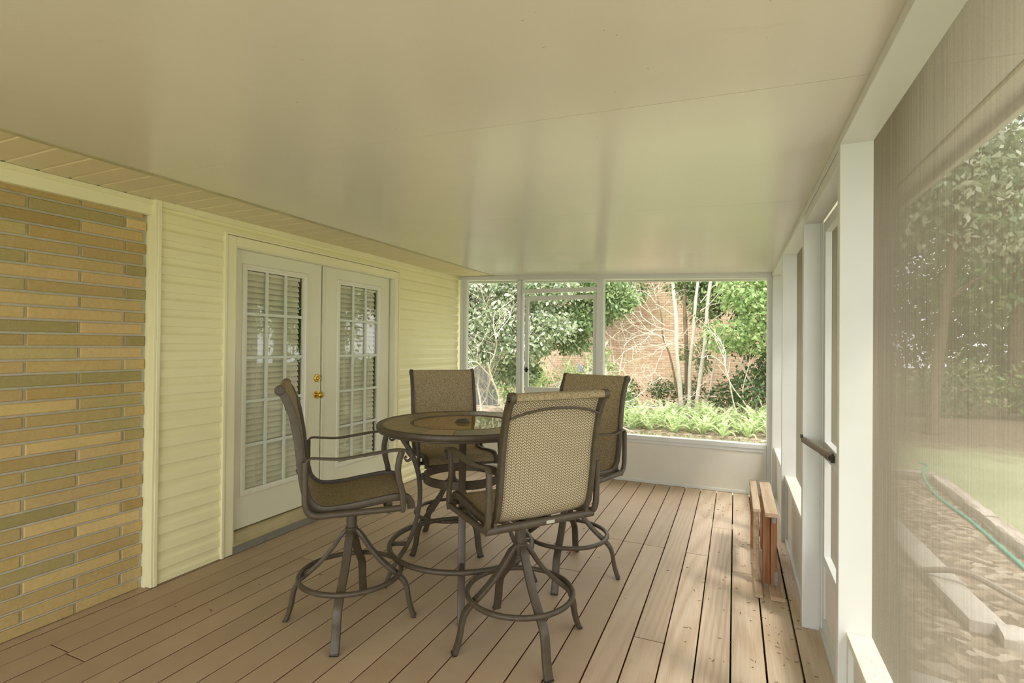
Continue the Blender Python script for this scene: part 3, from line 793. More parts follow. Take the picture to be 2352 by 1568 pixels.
    for s_ in (-1, 1): fr.box(.143, .17, s_ * .235 - .008, s_ * .235 + .008, .605, .655); fr.box(-.2, -.175, s_ * .238 - .008, s_ * .238 + .008, .615, .665)
    obj('seat_frame', fr, M['frame'], root, smooth=True)
    obj('swivel_column', MB().lathe([(0, .445), (.0255, .445), (.0255, .60), (0, .60)], 24), M['frame'], root, smooth=True)
    # base
    hub = obj('hub', MB().lathe([(0, .405), (.024, .405), (.028, .44), (.0315, .458), (.0315, .464), (.027, .468), (0, .468)], 24), M['frame'], root, smooth=True)
    LP = [(.018, .452), (.045, .430), (.095, .357), (.150, .292), (.200, .246), (.240, .212), (.270, .178), (.284, .135), (.292, .085), (.304, .040), (.318, .004)]
    for q in range(4):
        path = catmull([(r_, 0, z) for r_, z in LP], 4); n = len(path); vs = []; fs = []; k = 12
        for i, p in enumerate(path):
            a = path[max(i - 1, 0)]; b = path[min(i + 1, n - 1)]; t = (b - a).normalized(); nrm = Vector((-t.z, 0, t.x))
            for u, v in rsec(.0205 if i > 3 else .015, .0105, .55, 2): vs.append(p + Vector((0, u, 0)) + nrm * v)
        for i in range(n - 1):
            for j_ in range(k): fs.append((i * k + j_, i * k + (j_ + 1) % k, (i + 1) * k + (j_ + 1) % k, (i + 1) * k + j_))
        fs.append(tuple(range(k))); fs.append(tuple((n - 1) * k + j_ for j_ in range(k)))
        lg = obj('leg', MB().add(vs, fs), M['frame'], root, smooth=True); lg.rotation_euler = (0, 0, q * math.pi / 2)
        lg['base'] = q
        obj('foot_cap', MB().cbox((.3185, 0, .006), (.022, .042, .010)), M['black'], lg, bevel=.003)
    rg = [(.249 * math.cos(a), .249 * math.sin(a), .236) for a in [2 * math.pi * i / 64 for i in range(64)]]
    obj('foot_ring', MB().tube(rg, .0125, 10, closed=True), M['frame'], root, smooth=True)
    return root
def set_chair(c, piv, yaw, base, label):
    c.location = (piv[0], piv[1], 0); c.rotation_euler = (0, 0, R(yaw)); c['label'] = label
    for ch in c.children:
        if 'base' in ch.keys(): ch.rotation_euler = (0, 0, R(base - yaw) + ch['base'] * math.pi / 2)
proto = make_chair('x')
chairs = [proto] + [copy_tree(proto) for _ in range(3)]
set_chair(chairs[0], (-1.919, 2.086), 44, -61.7, 'swivel bar chair nearest the french doors, seen from its side, facing right')
set_chair(chairs[1], (-1.060, 2.259), 142.5, -135, 'nearest swivel bar chair, its herringbone back turned to the viewer')
set_chair(chairs[2], (-1.955, 3.160), -45.5, -112.8, 'swivel bar chair behind the table, its front facing us over the tabletop')
set_chair(chairs[3], (-1.085, 3.072), -107, 5.5, 'swivel bar chair on the far right of the table, half hidden by the nearest chair')
tg = obj('maker_label', MB().box(-.2068, -.2050, -.055, -.012, .611, .625), M['tag'], chairs[1]); tg['label'] = 'silver sticker on the rear bar'

# ------------------------------------------------------------------ table
T = thing('round_patio_table', 'round bar-height patio table with slate tile border and amber glass centre', 'table', (-1.588, 2.643, 0), 0)
top = MB()
n = 96
obj('rim', MB().lathe([(.452, .948), (.468, .950), (.474, .946), (.480, .949), (.487, .946), (.490, .938), (.490, .928), (.486, .920), (.482, .916), (.482, .912), (.474, .908), (.452, .908), (.452, .948)], n), M['frame'], T, smooth=True)
mb = MB(); rngt = random.Random(3)
tcol = [(134, 118, 92), (146, 124, 92), (124, 114, 94), (154, 130, 96), (138, 118, 88), (126, 114, 98)]
nt_ = 16
for i in range(nt_):
    mb.cur = lin(tcol[rngt.randrange(6)]); a0 = 2 * math.pi * i / nt_ + .004; a1 = 2 * math.pi * (i + 1) / nt_ - .004
    for k in range(5):
        b0 = a0 + (a1 - a0) * k / 5; b1 = a0 + (a1 - a0) * (k + 1) / 5
        vs = [(r_ * math.cos(b), r_ * math.sin(b), z) for z in (.936, .9475) for r_, b in ((.302, b0), (.4515, b0), (.4515, b1), (.302, b1))]
        mb.add(vs, [(4, 5, 6, 7), (0, 1, 5, 4), (2, 3, 7, 6), (1, 2, 6, 5), (3, 0, 4, 7), (0, 3, 2, 1)])
obj('tile_border', mb, M['tile'], T)
obj('inner_trim', MB().lathe([(.291, .940), (.293, .949), (.299, .949), (.3015, .946), (.3015, .930), (.291, .930), (.291, .940)], n), M['frame'], T, smooth=True)
obj('glass_centre', MB().lathe([(.030, .944), (.291, .944), (.291, .937), (.030, .937), (.030, .944)], n), M['table_glass'], T)
obj('umbrella_ring', MB().lathe([(.024, .962), (.032, .962), (.036, .958), (.040, .949), (.050, .946), (.050, .944), (.024, .944), (.024, .962)], 32), M['frame'], T, smooth=True)
obj('dark_hole', MB().lathe([(0, .952), (.0245, .952), (.0245, .930), (0, .930)], 24), M['black'], T)  # black disc stands in for the dark inside of the umbrella hole
obj('underframe', MB().lathe([(.36, .908), (.40, .908), (.40, .935), (.36, .935), (.36, .908)], 64).box(-.37, .37, -.012, .012, .912, .934).box(-.012, .012, -.37, .37, .912, .934), M['frame'], T)
TL = [(.385, .915), (.345, .850), (.300, .780), (.270, .710), (.251, .640), (.242, .545), (.248, .450), (.275, .330), (.315, .235), (.362, .160), (.402, .090), (.436, .004)]
for q in range(4):
    ang = R(-61 + 90 * q)
    path = catmull([(r_, 0, z) for r_, z in TL], 4); nn = len(path); vs = []; fs = []; k = 12
    for i, p in enumerate(path):
        a = path[max(i - 1, 0)]; b = path[min(i + 1, nn - 1)]; t = (b - a).normalized(); nrm = Vector((-t.z, 0, t.x))
        for u, v in rsec(.0195, .0125, .5, 2): vs.append(p + Vector((0, u, 0)) + nrm * v)
    for i in range(nn - 1):
        for j_ in range(k): fs.append((i * k + j_, i * k + (j_ + 1) % k, (i + 1) * k + (j_ + 1) % k, (i + 1) * k + j_))
    fs.append(tuple(range(k))); fs.append(tuple((nn - 1) * k + j_ for j_ in range(k)))
    l_ = obj('leg', MB().add(vs, fs), M['frame'], T, smooth=True); l_.rotation_euler = (0, 0, ang)
    obj('ring_lug', MB().box(.222, .236, -.012, .012, .615, .650), M['frame'], l_)
    obj('ring_lug', MB().box(.31, .405, -.010, .010, .238, .258), M['frame'], l_)
obj('foot_ring', MB().tube([(.41 * math.cos(a), .41 * math.sin(a), .248) for a in [2 * math.pi * i / 80 for i in range(80)]], .0145, 10, closed=True), M['frame'], T, smooth=True)
obj('shelf_ring', MB().lathe([(.212, .610), (.2235, .610), (.2235, .655), (.217, .658), (.212, .655), (.212, .610)], 64), M['frame'], T, smooth=True)

# ------------------------------------------------------------------ folded wooden trestle by the right wall
B = thing('folded_wooden_trestle', 'folded weathered wooden trestle on the deck against the right wall', 'trestle', (0, 0, 0))
def tprof(x0, x1, z0, z1, y0, y1): return MB().box(x0, x1, y0, y1, z0, z1)
obj('top_plank', MB().box(-.030, .010, 3.32, 4.02, .438, .458), M['plank'], B, bevel=.002)
obj('top_plank', MB().box(.030, .098, 3.27, 4.02, .432, .456), M['plank'], B, bevel=.002)
obj('foot_plank', MB().box(-.022, .020, 3.19, 4.02, .001, .020), M['plank'], B, bevel=.002)
obj('foot_plank', MB().box(.056, .128, 3.185, 4.02, .001, .024), M['plank'], B, bevel=.002)
obj('post', MB().box(-.026, .004, 3.375, 3.415, .020, .438), M['plank'], B, bevel=.002)
obj('post', MB().box(.022, .062, 3.345, 3.40, .024, .432), M['plank_v'], B, bevel=.002)
obj('post', MB().box(.064, .096, 3.33, 3.385, .024, .432), M['plank_v'], B, bevel=.002)
obj('post', MB().box(-.026, .004, 3.90, 3.96, .020, .438), M['plank_v'], B, bevel=.002)
obj('post', MB().box(.036, .096, 3.90, 3.96, .024, .432), M['plank_v'], B, bevel=.002)
obj('cross_rail', MB().box(-.006, .016, 3.5, 3.9, .24, .28), M['plank_v'], B, bevel=.002)
def strapm(x, y, z0, z1):
    mb = MB(); vs = []
    for yy in (y - .0025, y):
        for i in range(13):
            a = math.pi * i / 12; vs.append((x + .009 * math.cos(a), yy, z1 - .009 + .009 * math.sin(a)))
        for i in range(13):
            a = math.pi + math.pi * i / 12; vs.append((x + .009 * math.cos(a), yy, z0 + .009 + .009 * math.sin(a)))
    k = 26; fs = [tuple(range(k)), tuple(range(2 * k - 1, k - 1, -1))] + [(i, (i + 1) % k, k + (i + 1) % k, k + i) for i in range(k)]
    mb.add(vs, fs); return mb
obj('hinge_strap', strapm(.080, 3.329, .384, .436), M['steel'], B)
obj('hinge_strap', strapm(.092, 3.329, .028, .110), M['steel'], B)
obj('wire_clip', MB().tube([(-.030, 4.015, .42), (-.030, 4.015, .462), (.098, 4.015, .462), (.098, 4.015, .42)], .003, 6), M['steel'], B)

# ------------------------------------------------------------------ litter on the deck
mb = MB(); r2 = random.Random(9)
for i in range(420):
    x = .26 - abs(r2.gauss(0, .28)); y = r2.uniform(.9, 5.2)
    if x > .2: continue
    if r2.random() < .12: x = r2.uniform(-3.0, 0)
    a = r2.uniform(0, math.pi); l = r2.uniform(.003, .014); w_ = r2.uniform(.0006, .0016)
    dx, dy = math.cos(a) * l, math.sin(a) * l; px, py = -math.sin(a) * w_, math.cos(a) * w_
    h = .0022
    mb.add([(x - dx - px, y - dy - py, h - .0018), (x + dx - px, y + dy - py, h - .0018), (x + dx + px, y + dy + py, h), (x - dx + px, y - dy + py, h), (x, y, h + .001)], [(0, 1, 4), (1, 2, 4), (2, 3, 4), (3, 0, 4), (3, 2, 1, 0)])
tag(obj('pine_litter', mb, M['needle']), 'fine dark pine litter scattered over the right side of the deck', 'litter', None, 'stuff')
for lx, ly, lr, lb in ((-1.13, 3.34, .4, 'small dry leaf on the deck behind the right chair'), (-1.20, 3.30, 1.9, 'small dry leaf under the far right chair')):
    mb = MB(); vs = []
    for i in range(9):
        f = i / 8; ww = .012 * math.sin(math.pi * f) ** .8; zz = .004 + .012 * math.sin(f * 3.0) * .6
        vs += [((f - .5) * .07, -ww, zz + .004), ((f - .5) * .07, 0, zz), ((f - .5) * .07, ww, zz + .005)]
    fs = []
    for i in range(8):
        for q in (0, 1): fs.append((i * 3 + q, i * 3 + q + 1, i * 3 + q + 4, i * 3 + q + 3))
    o = obj('fallen_leaf', mb.add(vs, fs), M['dry_leaf'], smooth=True); o.location = (lx, ly, 0); o.rotation_euler = (0, 0, lr); tag(o, lb, 'leaf')

# ------------------------------------------------------------------ outdoors
GZ = -.35
gr = MB(); gn = 60
g = struct('ground', 'green lawn around the porch', 'lawn')
vs = []; fs = []; rg_ = random.Random(2)
for i in range(gn + 1):
    for k in range(gn + 1):
        x = -22 + 54 * i / gn; y = -20 + 80 * k / gn
        vs.append((x, y, GZ - .02 + .03 * math.sin(x * .9 + 1.3 * math.cos(y * .4)) * math.cos(y * .7)))
for i in range(gn):
    for k in range(gn): a = i * (gn + 1) + k; fs.append((a, a + gn + 1, a + gn + 2, a + 1))
obj('lawn', MB().add(vs, fs), M['lawn'], g, smooth=True)

def quads(name, cents, dirs, sizes, mat, parent, aspect=.5, seed=0, fold=.25):
    """leaf mesh: every leaf six-vertex folded blade, numpy built"""
    n = len(cents); rs = np.random.RandomState(seed)
    c = np.asarray(cents, float); d = np.asarray(dirs, float); d /= np.linalg.norm(d, axis=1, keepdims=True) + 1e-9
    s = np.asarray(sizes, float)[:, None]
    r = rs.normal(size=(n, 3)); sd = np.cross(d, r); sd /= np.linalg.norm(sd, axis=1, keepdims=True) + 1e-9
    up = np.cross(sd, d)
    w_ = s * aspect * .5
    v0 = c; v1 = c + d * s * .45 + sd * w_ + up * w_ * fold; v2 = c + d * s; v3 = c + d * s * .45 - sd * w_ + up * w_ * fold; vm = c + d * s * .5 - up * w_ * fold * .3
    V = np.stack([v0, v1, v2, v3], 1).reshape(-1, 3)
    me = D.meshes.new(name); me.vertices.add(4 * n); me.vertices.foreach_set('co', V.ravel())
    me.loops.add(4 * n); me.loops.foreach_set('vertex_index', np.arange(4 * n, dtype=np.int32))
    me.polygons.add(n); me.polygons.foreach_set('loop_start', np.arange(0, 4 * n, 4, dtype=np.int32))
    me.update(calc_edges=True); me.validate()
    o = D.objects.new(name, me); COL.objects.link(o); me.materials.append(mat)
    if parent: o.parent = parent
    return o
def blob_leaves(name, blobs, n, size, mat, parent, seed=0, aspect=.5, shell=.55, droop=-.2):
    rs = np.random.RandomState(seed); C = []; Dd = []; Sz = []
    vol = np.array([b[3] * b[4] * b[5] if len(b) > 4 else b[3] ** 3 for b in blobs]) ** .75; vol /= vol.sum()
    for b, f in zip(blobs, vol):
        k = max(8, int(n * f)); rad = np.array([b[3], b[4], b[5]] if len(b) > 4 else [b[3]] * 3)
        u = rs.normal(size=(k, 3)); u /= np.linalg.norm(u, axis=1, keepdims=True)
        rr = (shell + (1 - shell) * rs.rand(k, 1)) * (1 + .12 * rs.normal(size=(k, 1)))
        # clumping
        q = np.sin(u[:, :1] * 9 + b[0] * 3) * np.cos(u[:, 1:2] * 8 + b[1]) * np.sin(u[:, 2:3] * 7 + 1)
        rr = rr * (1 + .22 * q)
        C.append(u * rr * rad + np.array(b[:3])); Dd.append(u * .6 + rs.normal(size=(k, 3)) * .6 + np.array([0, 0, droop])); Sz.append(size * (.6 + .8 * rs.rand(k)))
    return quads(name, np.concatenate(C), np.concatenate(Dd), np.concatenate(Sz), mat, parent, aspect, seed)
def branch(mb, p, d, L, r, depth, rs, spread=.6, kids=3, bend=.25, n=5):
    pts = [Vector(p)]; d = Vector(d).normalized(); seg = 5
    for i in range(seg):
        d = (d + Vector((rs.uniform(-1, 1), rs.uniform(-1, 1), rs.uniform(-1.1, 1))) * bend * .8).normalized()
        pts.append(pts[-1] + d * L / seg)
    mb.tube(pts, r, n if depth else 4, scale=[1 - .45 * i / seg for i in range(seg + 1)])
    if depth <= 0: return
    for k in range(kids):
        i = rs.randint(2, seg); nd = (d + Vector((rs.uniform(-1, 1), rs.uniform(-1, 1), rs.uniform(-.4, 1))) * spread * 1.6).normalized()
        branch(mb, pts[i], nd, L * rs.uniform(.5, .8), r * .55, depth - 1, rs, spread, kids, bend, n)

# neighbour's brick house
H = thing('brick_house', 'red brick house behind the fern bed', 'house', (0, 16.6, GZ))
obj('wall', MB().box(-13, 2.6, 0, .25, -.1, 6.0), M['far_brick'], H)
obj('roof', MB().extr([(-.5, 5.9), (4.0, 8.0), (4.0, 8.1), (-.5, 6.05)], -13.5, 3.1, axis='x'), M['shingle'], H)
obj('meter_box', MB().box(-4.96, -4.74, -.10, 0, .88, 1.14).box(-4.88, -4.84, -.06, 0, -.1, .88), M['grey_box'], H, bevel=.01)
# fence far left
F = thing('board_fence', 'dark grey board fence behind the left bush', 'fence', (0, 13.2, GZ))
for i in range(30):
    x = -11 + i * .16
    if i == 0: f0 = obj('board', MB().box(-.07, .07, -.01, .01, 0, 1.75), M['fence'], F); f0.location = (x, 0, 0)
    else: c = f0.copy(); COL.objects.link(c); c.parent = F; c.location = (x, 0, .015 * math.sin(i * 2.3))
obj('fence_rail', MB().box(-11.1, -6.3, .01, .05, .5, .59).box(-11.1, -6.3, .01, .05, 1.3, 1.39), M['fence'], F)

# big pale leaved bush on the left, sun highlights put into its leaf colours
rb = random.Random(21)
def bush(name, label, cat, loc, blobs, nleaf, size, mat, trunk_fn=None, seed=1, group=None, twmat='twig', aspect=.55, shell=.45):
    t = thing(name, label, cat, loc, 0, group)
    if trunk_fn:
        mb = MB(); trunk_fn(mb); obj('branches', mb, M[twmat], t, smooth=True)
    blob_leaves('foliage', blobs, nleaf, size, M[mat], t, seed, aspect, shell)
    return t
def tw_left(mb):
    rs = random.Random(4)
    for i in range(11):
        a = rs.uniform(-1.9, 1.9)
        branch(mb, (rs.uniform(-.7, .9), rs.uniform(-.5, .3), 0), (a, rs.uniform(-.5, .2), 1.0), rs.uniform(1.4, 2.0), rs.uniform(.014, .028), 4, rs, .75, 3, .4, 5)
bush('pale_leaved_bush', 'large pale leaved bush with bare white twigs seen left of the far screen door', 'bush', (-4.9, 9.6, GZ),
     [(-.9, 0, 2.9, .8, .7, .6), (.2, -.2, 3.1, .8, .7, .5), (-.6, -.3, 2.1, .75, .6, .45), (.5, -.4, 2.2, .6, .5, .45), (1.3, -.1, 2.9, .7, .6, .45), (-1.6, .2, 2.4, .8, .7, .7),
      (1.0, -.4, 1.75, .55, .45, .35), (-.1, -.5, 1.6, .6, .4, .3), (-1.1, -.4, 1.5, .6, .5, .4), (1.5, -.3, 2.1, .5, .4, .3), (.4, .5, 1.2, .5, .4, .3), (-1.7, .2, 3.1, .6, .6, .5), (-.2, .6, 2.6, 1.4, .4, 1.0), (-1.3, .3, 1.1, .5, .4, .4)], 38000, .09, 'leaf_pale', tw_left, 3)
def tw_mid(mb):
    rs = random.Random(14)
    for i in range(5):
        branch(mb, (rs.uniform(-.5, .3), rs.uniform(-.3, .3), .3), (rs.uniform(-1.2, 1.2), rs.uniform(-.6, .1), .8), rs.uniform(1.1, 1.6), rs.uniform(.010, .018), 4, rs, .8, 3, .45, 5)
bush('evergreen_bush', 'mid green bush with pale twigs seen through the far screen door', 'bush', (-3.6, 10.6, GZ),
     [(-.3, 0, 3.1, .8, .6, .5), (.7, 0, 3.0, .7, .6, .45), (-.3, -.2, 2.3, .6, .5, .4), (.5, -.2, 2.3, .55, .45, .35), (1.2, 0, 2.7, .45, .4, .35), (-.6, -.2, 1.75, .5, .4, .3), (.3, -.1, 1.8, .4, .35, .22), (-.9, .1, 1.2, .4, .4, .4)], 17000, .09, 'leaf_mid', tw_mid, 5)
bush('vine_cluster', 'leafy vine hanging on the brick house left of the pale trunks', 'vine', (-3.0, 15.6, GZ),
     [(-1.2, -.2, 3.4, .7, .3, .6), (-1.5, -.2, 2.5, .5, .3, .5), (-.5, 0, 3.2, .7, .3, .6), (0, .2, 3.5, .6, .3, .5), (-1.0, .2, 2.7, .6, .3, .4), (.6, .3, 4.2, 1.1, .3, .3), (-.9, .2, 4.0, .9, .3, .4)], 6500, .10, 'leaf_mid', lambda mb: [branch(mb, (-.6, .4, 0), (.1 * (i - 2), 0, 1), 2.6, .02, 2, random.Random(i), .4) for i in range(4)], 8)

# pale trunk cluster: each trunk a part
TC = thing('multi_trunk_tree', 'tree of slim pale trunks standing in the ferns before the brick house', 'tree', (-1.2, 13.2, GZ))
# trunk centre lines given as (x, z above ground) at the tree's own plane
tr_pts = [
    [(-.10, .0, .05), (-.13, .35, 0), (-.18, 1.0, 0), (-.25, 1.7, 0), (-.26, 2.4, .05), (-.36, 3.4, .1), (-.5, 4.8, .2)],
    [(.07, 0, 0), (.06, .5, 0), (.07, 1.3, .02), (.14, 2.1, .05), (.19, 2.9, .05), (.26, 3.6, .1), (.36, 5.0, .1)],
    [(.20, 0, -.1), (.25, .5, -.1), (.33, 1.2, -.1), (.42, 1.9, -.1), (.46, 2.7, -.05), (.55, 3.5, 0), (.75, 4.8, .1)],
    [(.33, 0, -.1), (.42, .35, -.1), (.52, .7, -.12), (.60, 1.15, -.12), (.70, 1.6, -.15), (.78, 2.0, -.15)],
    [(0, 0, .25), (-.02, 1.0, .25), (-.05, 2.0, .25), (-.1, 3.0, .3), (-.15, 4.6, .4)],
    [(-.14, 0, .1), (-.26, .8, .1), (-.42, 1.55, .1), (-.58, 2.0, .1), (-.62, 2.5, .1), (-.7, 2.9, .1)]]
trr = [.062, .048, .052, .022, .06, .026]
for i, (pp, rr_) in enumerate(zip(tr_pts, trr)):
    path = catmull([(x, y, z) for x, z, y in pp], 5)
    o = obj('trunk', MB().tube(path, rr_, 10, scale=[1 - .35 * k / len(path) + .05 * math.sin(k * 1.7) for k in range(len(path))]), M['bark_dark'] if i in (4, 5) else M['bark'], TC, smooth=True)
mb = MB(); rs = random.Random(6)
for i in range(9):
    p = (rs.uniform(-.6, .0), rs.uniform(-.2, .1), rs.uniform(1.7, 2.5))
    branch(mb, p, (-1.0, rs.uniform(-.4, .2), rs.uniform(-.1, .7)), rs.uniform(.8, 1.3), .014, 2, rs, .6, 4, .5, 4)
for i in range(5):
    branch(mb, (.3, 0, rs.uniform(2.2, 3.4)), (rs.uniform(.4, 1.2), rs.uniform(-.5, .2), .9), 1.1, .014, 2, rs, .5, 3, .4, 4)
obj('branches', mb, M['twig'], TC, smooth=True)
blob_leaves('foliage', [(-.2, .3, 3.6, .6, .4, .5), (.6, .4, 3.4, .6, .4, .5), (.35, .3, 2.6, .4, .3, .35), (.0, .5, 4.3, 1.4, .6, .5), (.5, .2, 2.0, .25, .2, .3), (-.1, .2, 1.6, .15, .15, .3), (-1.0, .3, 4.0, .7, .5, .35), (.4, .5, 3.0, .5, .4, .6), (.1, .6, 3.3, .7, .4, .5), (.3, .5, 1.5, .25, .2, .5)], 7500, .10, M['leaf_mid'], TC, 11, .5, .3)
# lime green shrub right of trunks
def tw_r(mb):
    rs = random.Random(31)
    for i in range(3): branch(mb, (rs.uniform(-.3, .5), rs.uniform(-.3, .3), 0), (rs.uniform(-.8, .6), rs.uniform(-.3, .1), 1.3), 1.6, .018, 2, rs, .5, 3, .35, 5)
bush('lime_green_tree', 'bright lime green leafy tree at the right edge of the far opening', 'tree', (.35, 12.6, GZ),
     [(-.3, -.1, 3.0, .75, .5, .42), (.2, 0, 3.4, .7, .5, .4), (-.5, -.2, 2.1, .7, .45, .28), (.1, -.1, 2.4, .6, .45, .3), (-.1, 0, 1.8, .6, .4, .2), (-.75, -.2, 1.75, .35, .3, .16), (-.2, -.2, 2.75, .6, .4, .22), (.9, .2, 2.6, .7, .6, .9)], 5200, .11, 'leaf_lime', tw_r, 17, aspect=.5)
bush('dark_shrub', 'low dark green shrub below the lime green tree', 'shrub', (.25, 13.0, GZ),
     [(0, 0, .75, .75, .5, .55), (.5, 0, 1.1, .6, .5, .6), (-.6, .2, .6, .5, .4, .3), (.3, .4, 2.0, .9, .5, .8), (-.2, .8, 3.2, 1.3, .5, .8)], 5200, .10, 'leaf_dark', None, 19)
bush('dark_shrub', 'low dark shrub against the brick house left of the trunks', 'shrub', (-2.0, 15.6, GZ), [(0, 0, .45, .55, .3, .38), (.7, .1, .5, .4, .3, .4), (-1.2, .1, .4, .5, .3, .35)], 1500, .09, 'leaf_dark', None, 23)
bush('dark_shrub', 'dark shrub just right of the far right chair back', 'shrub', (-2.75, 12.6, GZ), [(0, 0, .55, .42, .35, .45)], 1100, .08, 'leaf_mid', None, 29)
bush('leafy_plant', 'leafy green plant standing behind the lower pane of the far screen door', 'plant', (-4.1, 12.4, GZ), [(-.6, 0, .7, .35, .3, .6), (.2, 0, .85, .4, .3, .5), (.9, .2, 1.1, .4, .3, .7), (-1.4, 0, .6, .5, .3, .5)], 2600, .12, 'leaf_lime', lambda mb: [branch(mb, (.25 * (i - 3), 0, 0), (.1, 0, 1), 1.0, .012, 1, random.Random(i + 40)) for i in range(7)], 37, aspect=.35)

# ferns
def fern_mesh(seed):
    rs = random.Random(seed); mb = MB()
    for k in range(16):
        a = 2 * math.pi * k / 16 + rs.uniform(-.2, .2); L = rs.uniform(.6, .92); el = rs.uniform(.7, 1.45); n = 13
        p = Vector((0, 0, .0)); e = el; pts = []
        for i in range(n + 1):
            pts.append(p.copy()); st = L / n; e2 = e - (i / n) ** 1.5 * rs.uniform(1.5, 1.9) * 1.0
            p = p + Vector((math.cos(a) * math.cos(e2), math.sin(a) * math.cos(e2), math.sin(e2))) * st
        sd = Vector((-math.sin(a), math.cos(a), 0)); hub = len(mb.v)
        vs = []; fs = []
        for i in range(n):
            f = (i + .5) / n; wl_ = .042 * (math.sin(math.pi * min(1, f * 1.05 + .06)) ** .6); t = (pts[i + 1] - pts[i])
            for s_ in (-1, 1):
                b = len(vs); q = sd * s_ * wl_ + t * .55 + Vector((0, 0, -.12 * wl_))
                vs += [pts[i], pts[i] + t * .9, pts[i] + t * .75 + q, pts[i] + t * .1 + q]
                fs.append((b, b + 1, b + 2, b + 3))
        mb.add(vs, fs)
    return mb
fv = [obj('fern_source', fern_mesh(s_), M['fern']) for s_ in (1, 2, 3, 4)]
rf = random.Random(77); fi = 0
spots = []
for row, yy in enumerate((10.8, 11.2, 11.65, 12.1, 12.6)):
    x = -4.4 + (row % 2) * .2
    while x < 1.3:
        spots.append((x + rf.uniform(-.1, .1), yy + rf.uniform(-.12, .12))); x += .46
for i, (x, y) in enumerate(spots):
    if i < 4: o = fv[i]; o.name = 'fern'
    else: o = fv[i % 4].copy(); o.name = 'fern'; COL.objects.link(o)
    o.location = (x, y, GZ - .02); o.rotation_euler = (0, 0, rf.uniform(0, 6.28)); sc = rf.uniform(.8, 1.1) * (.85 + .12 * (y - 10.8)); o.scale = (sc, sc, sc)
    tag(o, 'pale green arching sword fern in the dense bed before the brick house', 'fern', 'sword ferns in the bed beyond the far wall')
obj('fern_bed_soil', MB().box(-7.5, 2.2, 10.6, 16.6, GZ - .1, GZ + .03), M['mulch'], g)
# grass tufts on the strip next to the ferns
rs_ = np.random.RandomState(8); ng = 16000
C_ = np.stack([rs_.uniform(-5, 1.4, ng), rs_.uniform(8.2, 10.7, ng), np.full(ng, GZ)], 1)
o = quads('grass', C_, rs_.normal(size=(ng, 3)) * .35 + np.array([0, 0, 1.]), rs_.uniform(.02, .05, ng), M['fern'], None, .12, 3)
tag(o, 'short bright grass between the porch and the fern bed', 'grass', None, 'stuff')

# right side yard: bed edged with timbers, hoses
obj('mulch_bed', MB().add([(x, y, GZ + .012 + .01 * math.sin(7 * x + 5 * y)) for y in [2.0 + .3 * i for i in range(23)] for x in (.75, 1.05, 1.35, 1.65, 1.95, 2.25)], [(r_ * 6 + c_, r_ * 6 + c_ + 1, (r_ + 1) * 6 + c_ + 1, (r_ + 1) * 6 + c_) for r_ in range(22) for c_ in range(5)]), M['mulch'], g)
def timber(name, p0, p1, w_, h, label, mat='timber'):
    p0 = Vector(p0); p1 = Vector(p1); L = (p1 - p0).length; a = math.atan2(p1.y - p0.y, p1.x - p0.x) - math.pi / 2
    rt = random.Random(hash(label) % 1000 if False else int(L * 1000)); mb = MB(); n = 16; sec = rsec(w_ / 2, h / 2, .35, 2); vs = []; fs = []; k = len(sec)
    for i in range(n + 1):
        for u, v in sec: vs.append((u + rt.uniform(-.006, .006), L * i / n, v + h / 2 + rt.uniform(-.006, .006)))
    for i in range(n):
        for j_ in range(k): fs.append((i * k + j_, i * k + (j_ + 1) % k, (i + 1) * k + (j_ + 1) % k, (i + 1) * k + j_))
    fs.append(tuple(range(k))); fs.append(tuple(n * k + j_ for j_ in range(k)))
    o = obj(name, mb.add(vs, fs), M[mat], smooth=True, angle=30); o.location = (p0.x, p0.y, p0.z); o.rotation_euler = (0, 0, a)
    return tag(o, label, 'timber', None)
timber('landscape_timber', (1.30, 8.52, GZ), (2.30, 8.45, GZ), .14, .12, 'timber crossing the far end of the mulch bed')
timber('landscape_timber', (2.30, 8.35, GZ), (2.20, 6.55, GZ), .13, .11, 'far timber along the lawn side of the mulch bed')
timber('landscape_timber', (2.20, 6.50, GZ), (2.10, 4.6, GZ), .13, .11, 'middle timber along the lawn side of the mulch bed, beside the green hose')
timber('landscape_timber', (2.10, 4.55, GZ), (2.02, 2.4, GZ), .13, .11, 'nearest timber along the lawn side of the mulch bed')
timber('concrete_curb', (1.20, 8.4, GZ - .02), (1.30, 4.05, GZ - .02), .20, .10, 'rough pale curb running along the porch side of the mulch bed', 'concrete')
timber('concrete_curb', (1.33, 4.0, GZ - .02), (2.0, 3.9, GZ - .02), .20, .10, 'short pale curb turning away from the porch', 'concrete')
timber('concrete_curb', (.50, 3.25, GZ - .02), (2.0, 3.0, GZ - .02), .16, .10, 'pale curb nearest the porch corner, crossing below the near screen', 'concrete')
obj('shaded_ground', MB().box(.30, 1.22, Y0, 8.4, GZ - .1, GZ - .002), simple('shaded_soil', lin((134, 116, 96)), .95, var=.2, scale=9, bump=.3), g)  # dark brown stands in for shade on the ground beside the porch
obj('gravel_pad', MB().box(.3, 2.4, Y0, 3.1, GZ - .1, GZ + .004), M['concrete'], g)
hp = catmull([(2.34, 9.2, GZ + .10), (2.26, 8.6, GZ + .17), (2.13, 8.3, GZ + .12), (2.06, 7.6, GZ + .03), (2.05, 6.6, GZ + .03), (1.99, 5.6, GZ + .03), (1.93, 4.6, GZ + .03), (1.95, 3.6, GZ + .03), (1.9, 2.4, GZ + .03)], 8)
tag(obj('garden_hose', MB().tube(hp, .014, 8), M['hose'], smooth=True), 'turquoise garden hose lying along the lawn side timbers', 'hose')
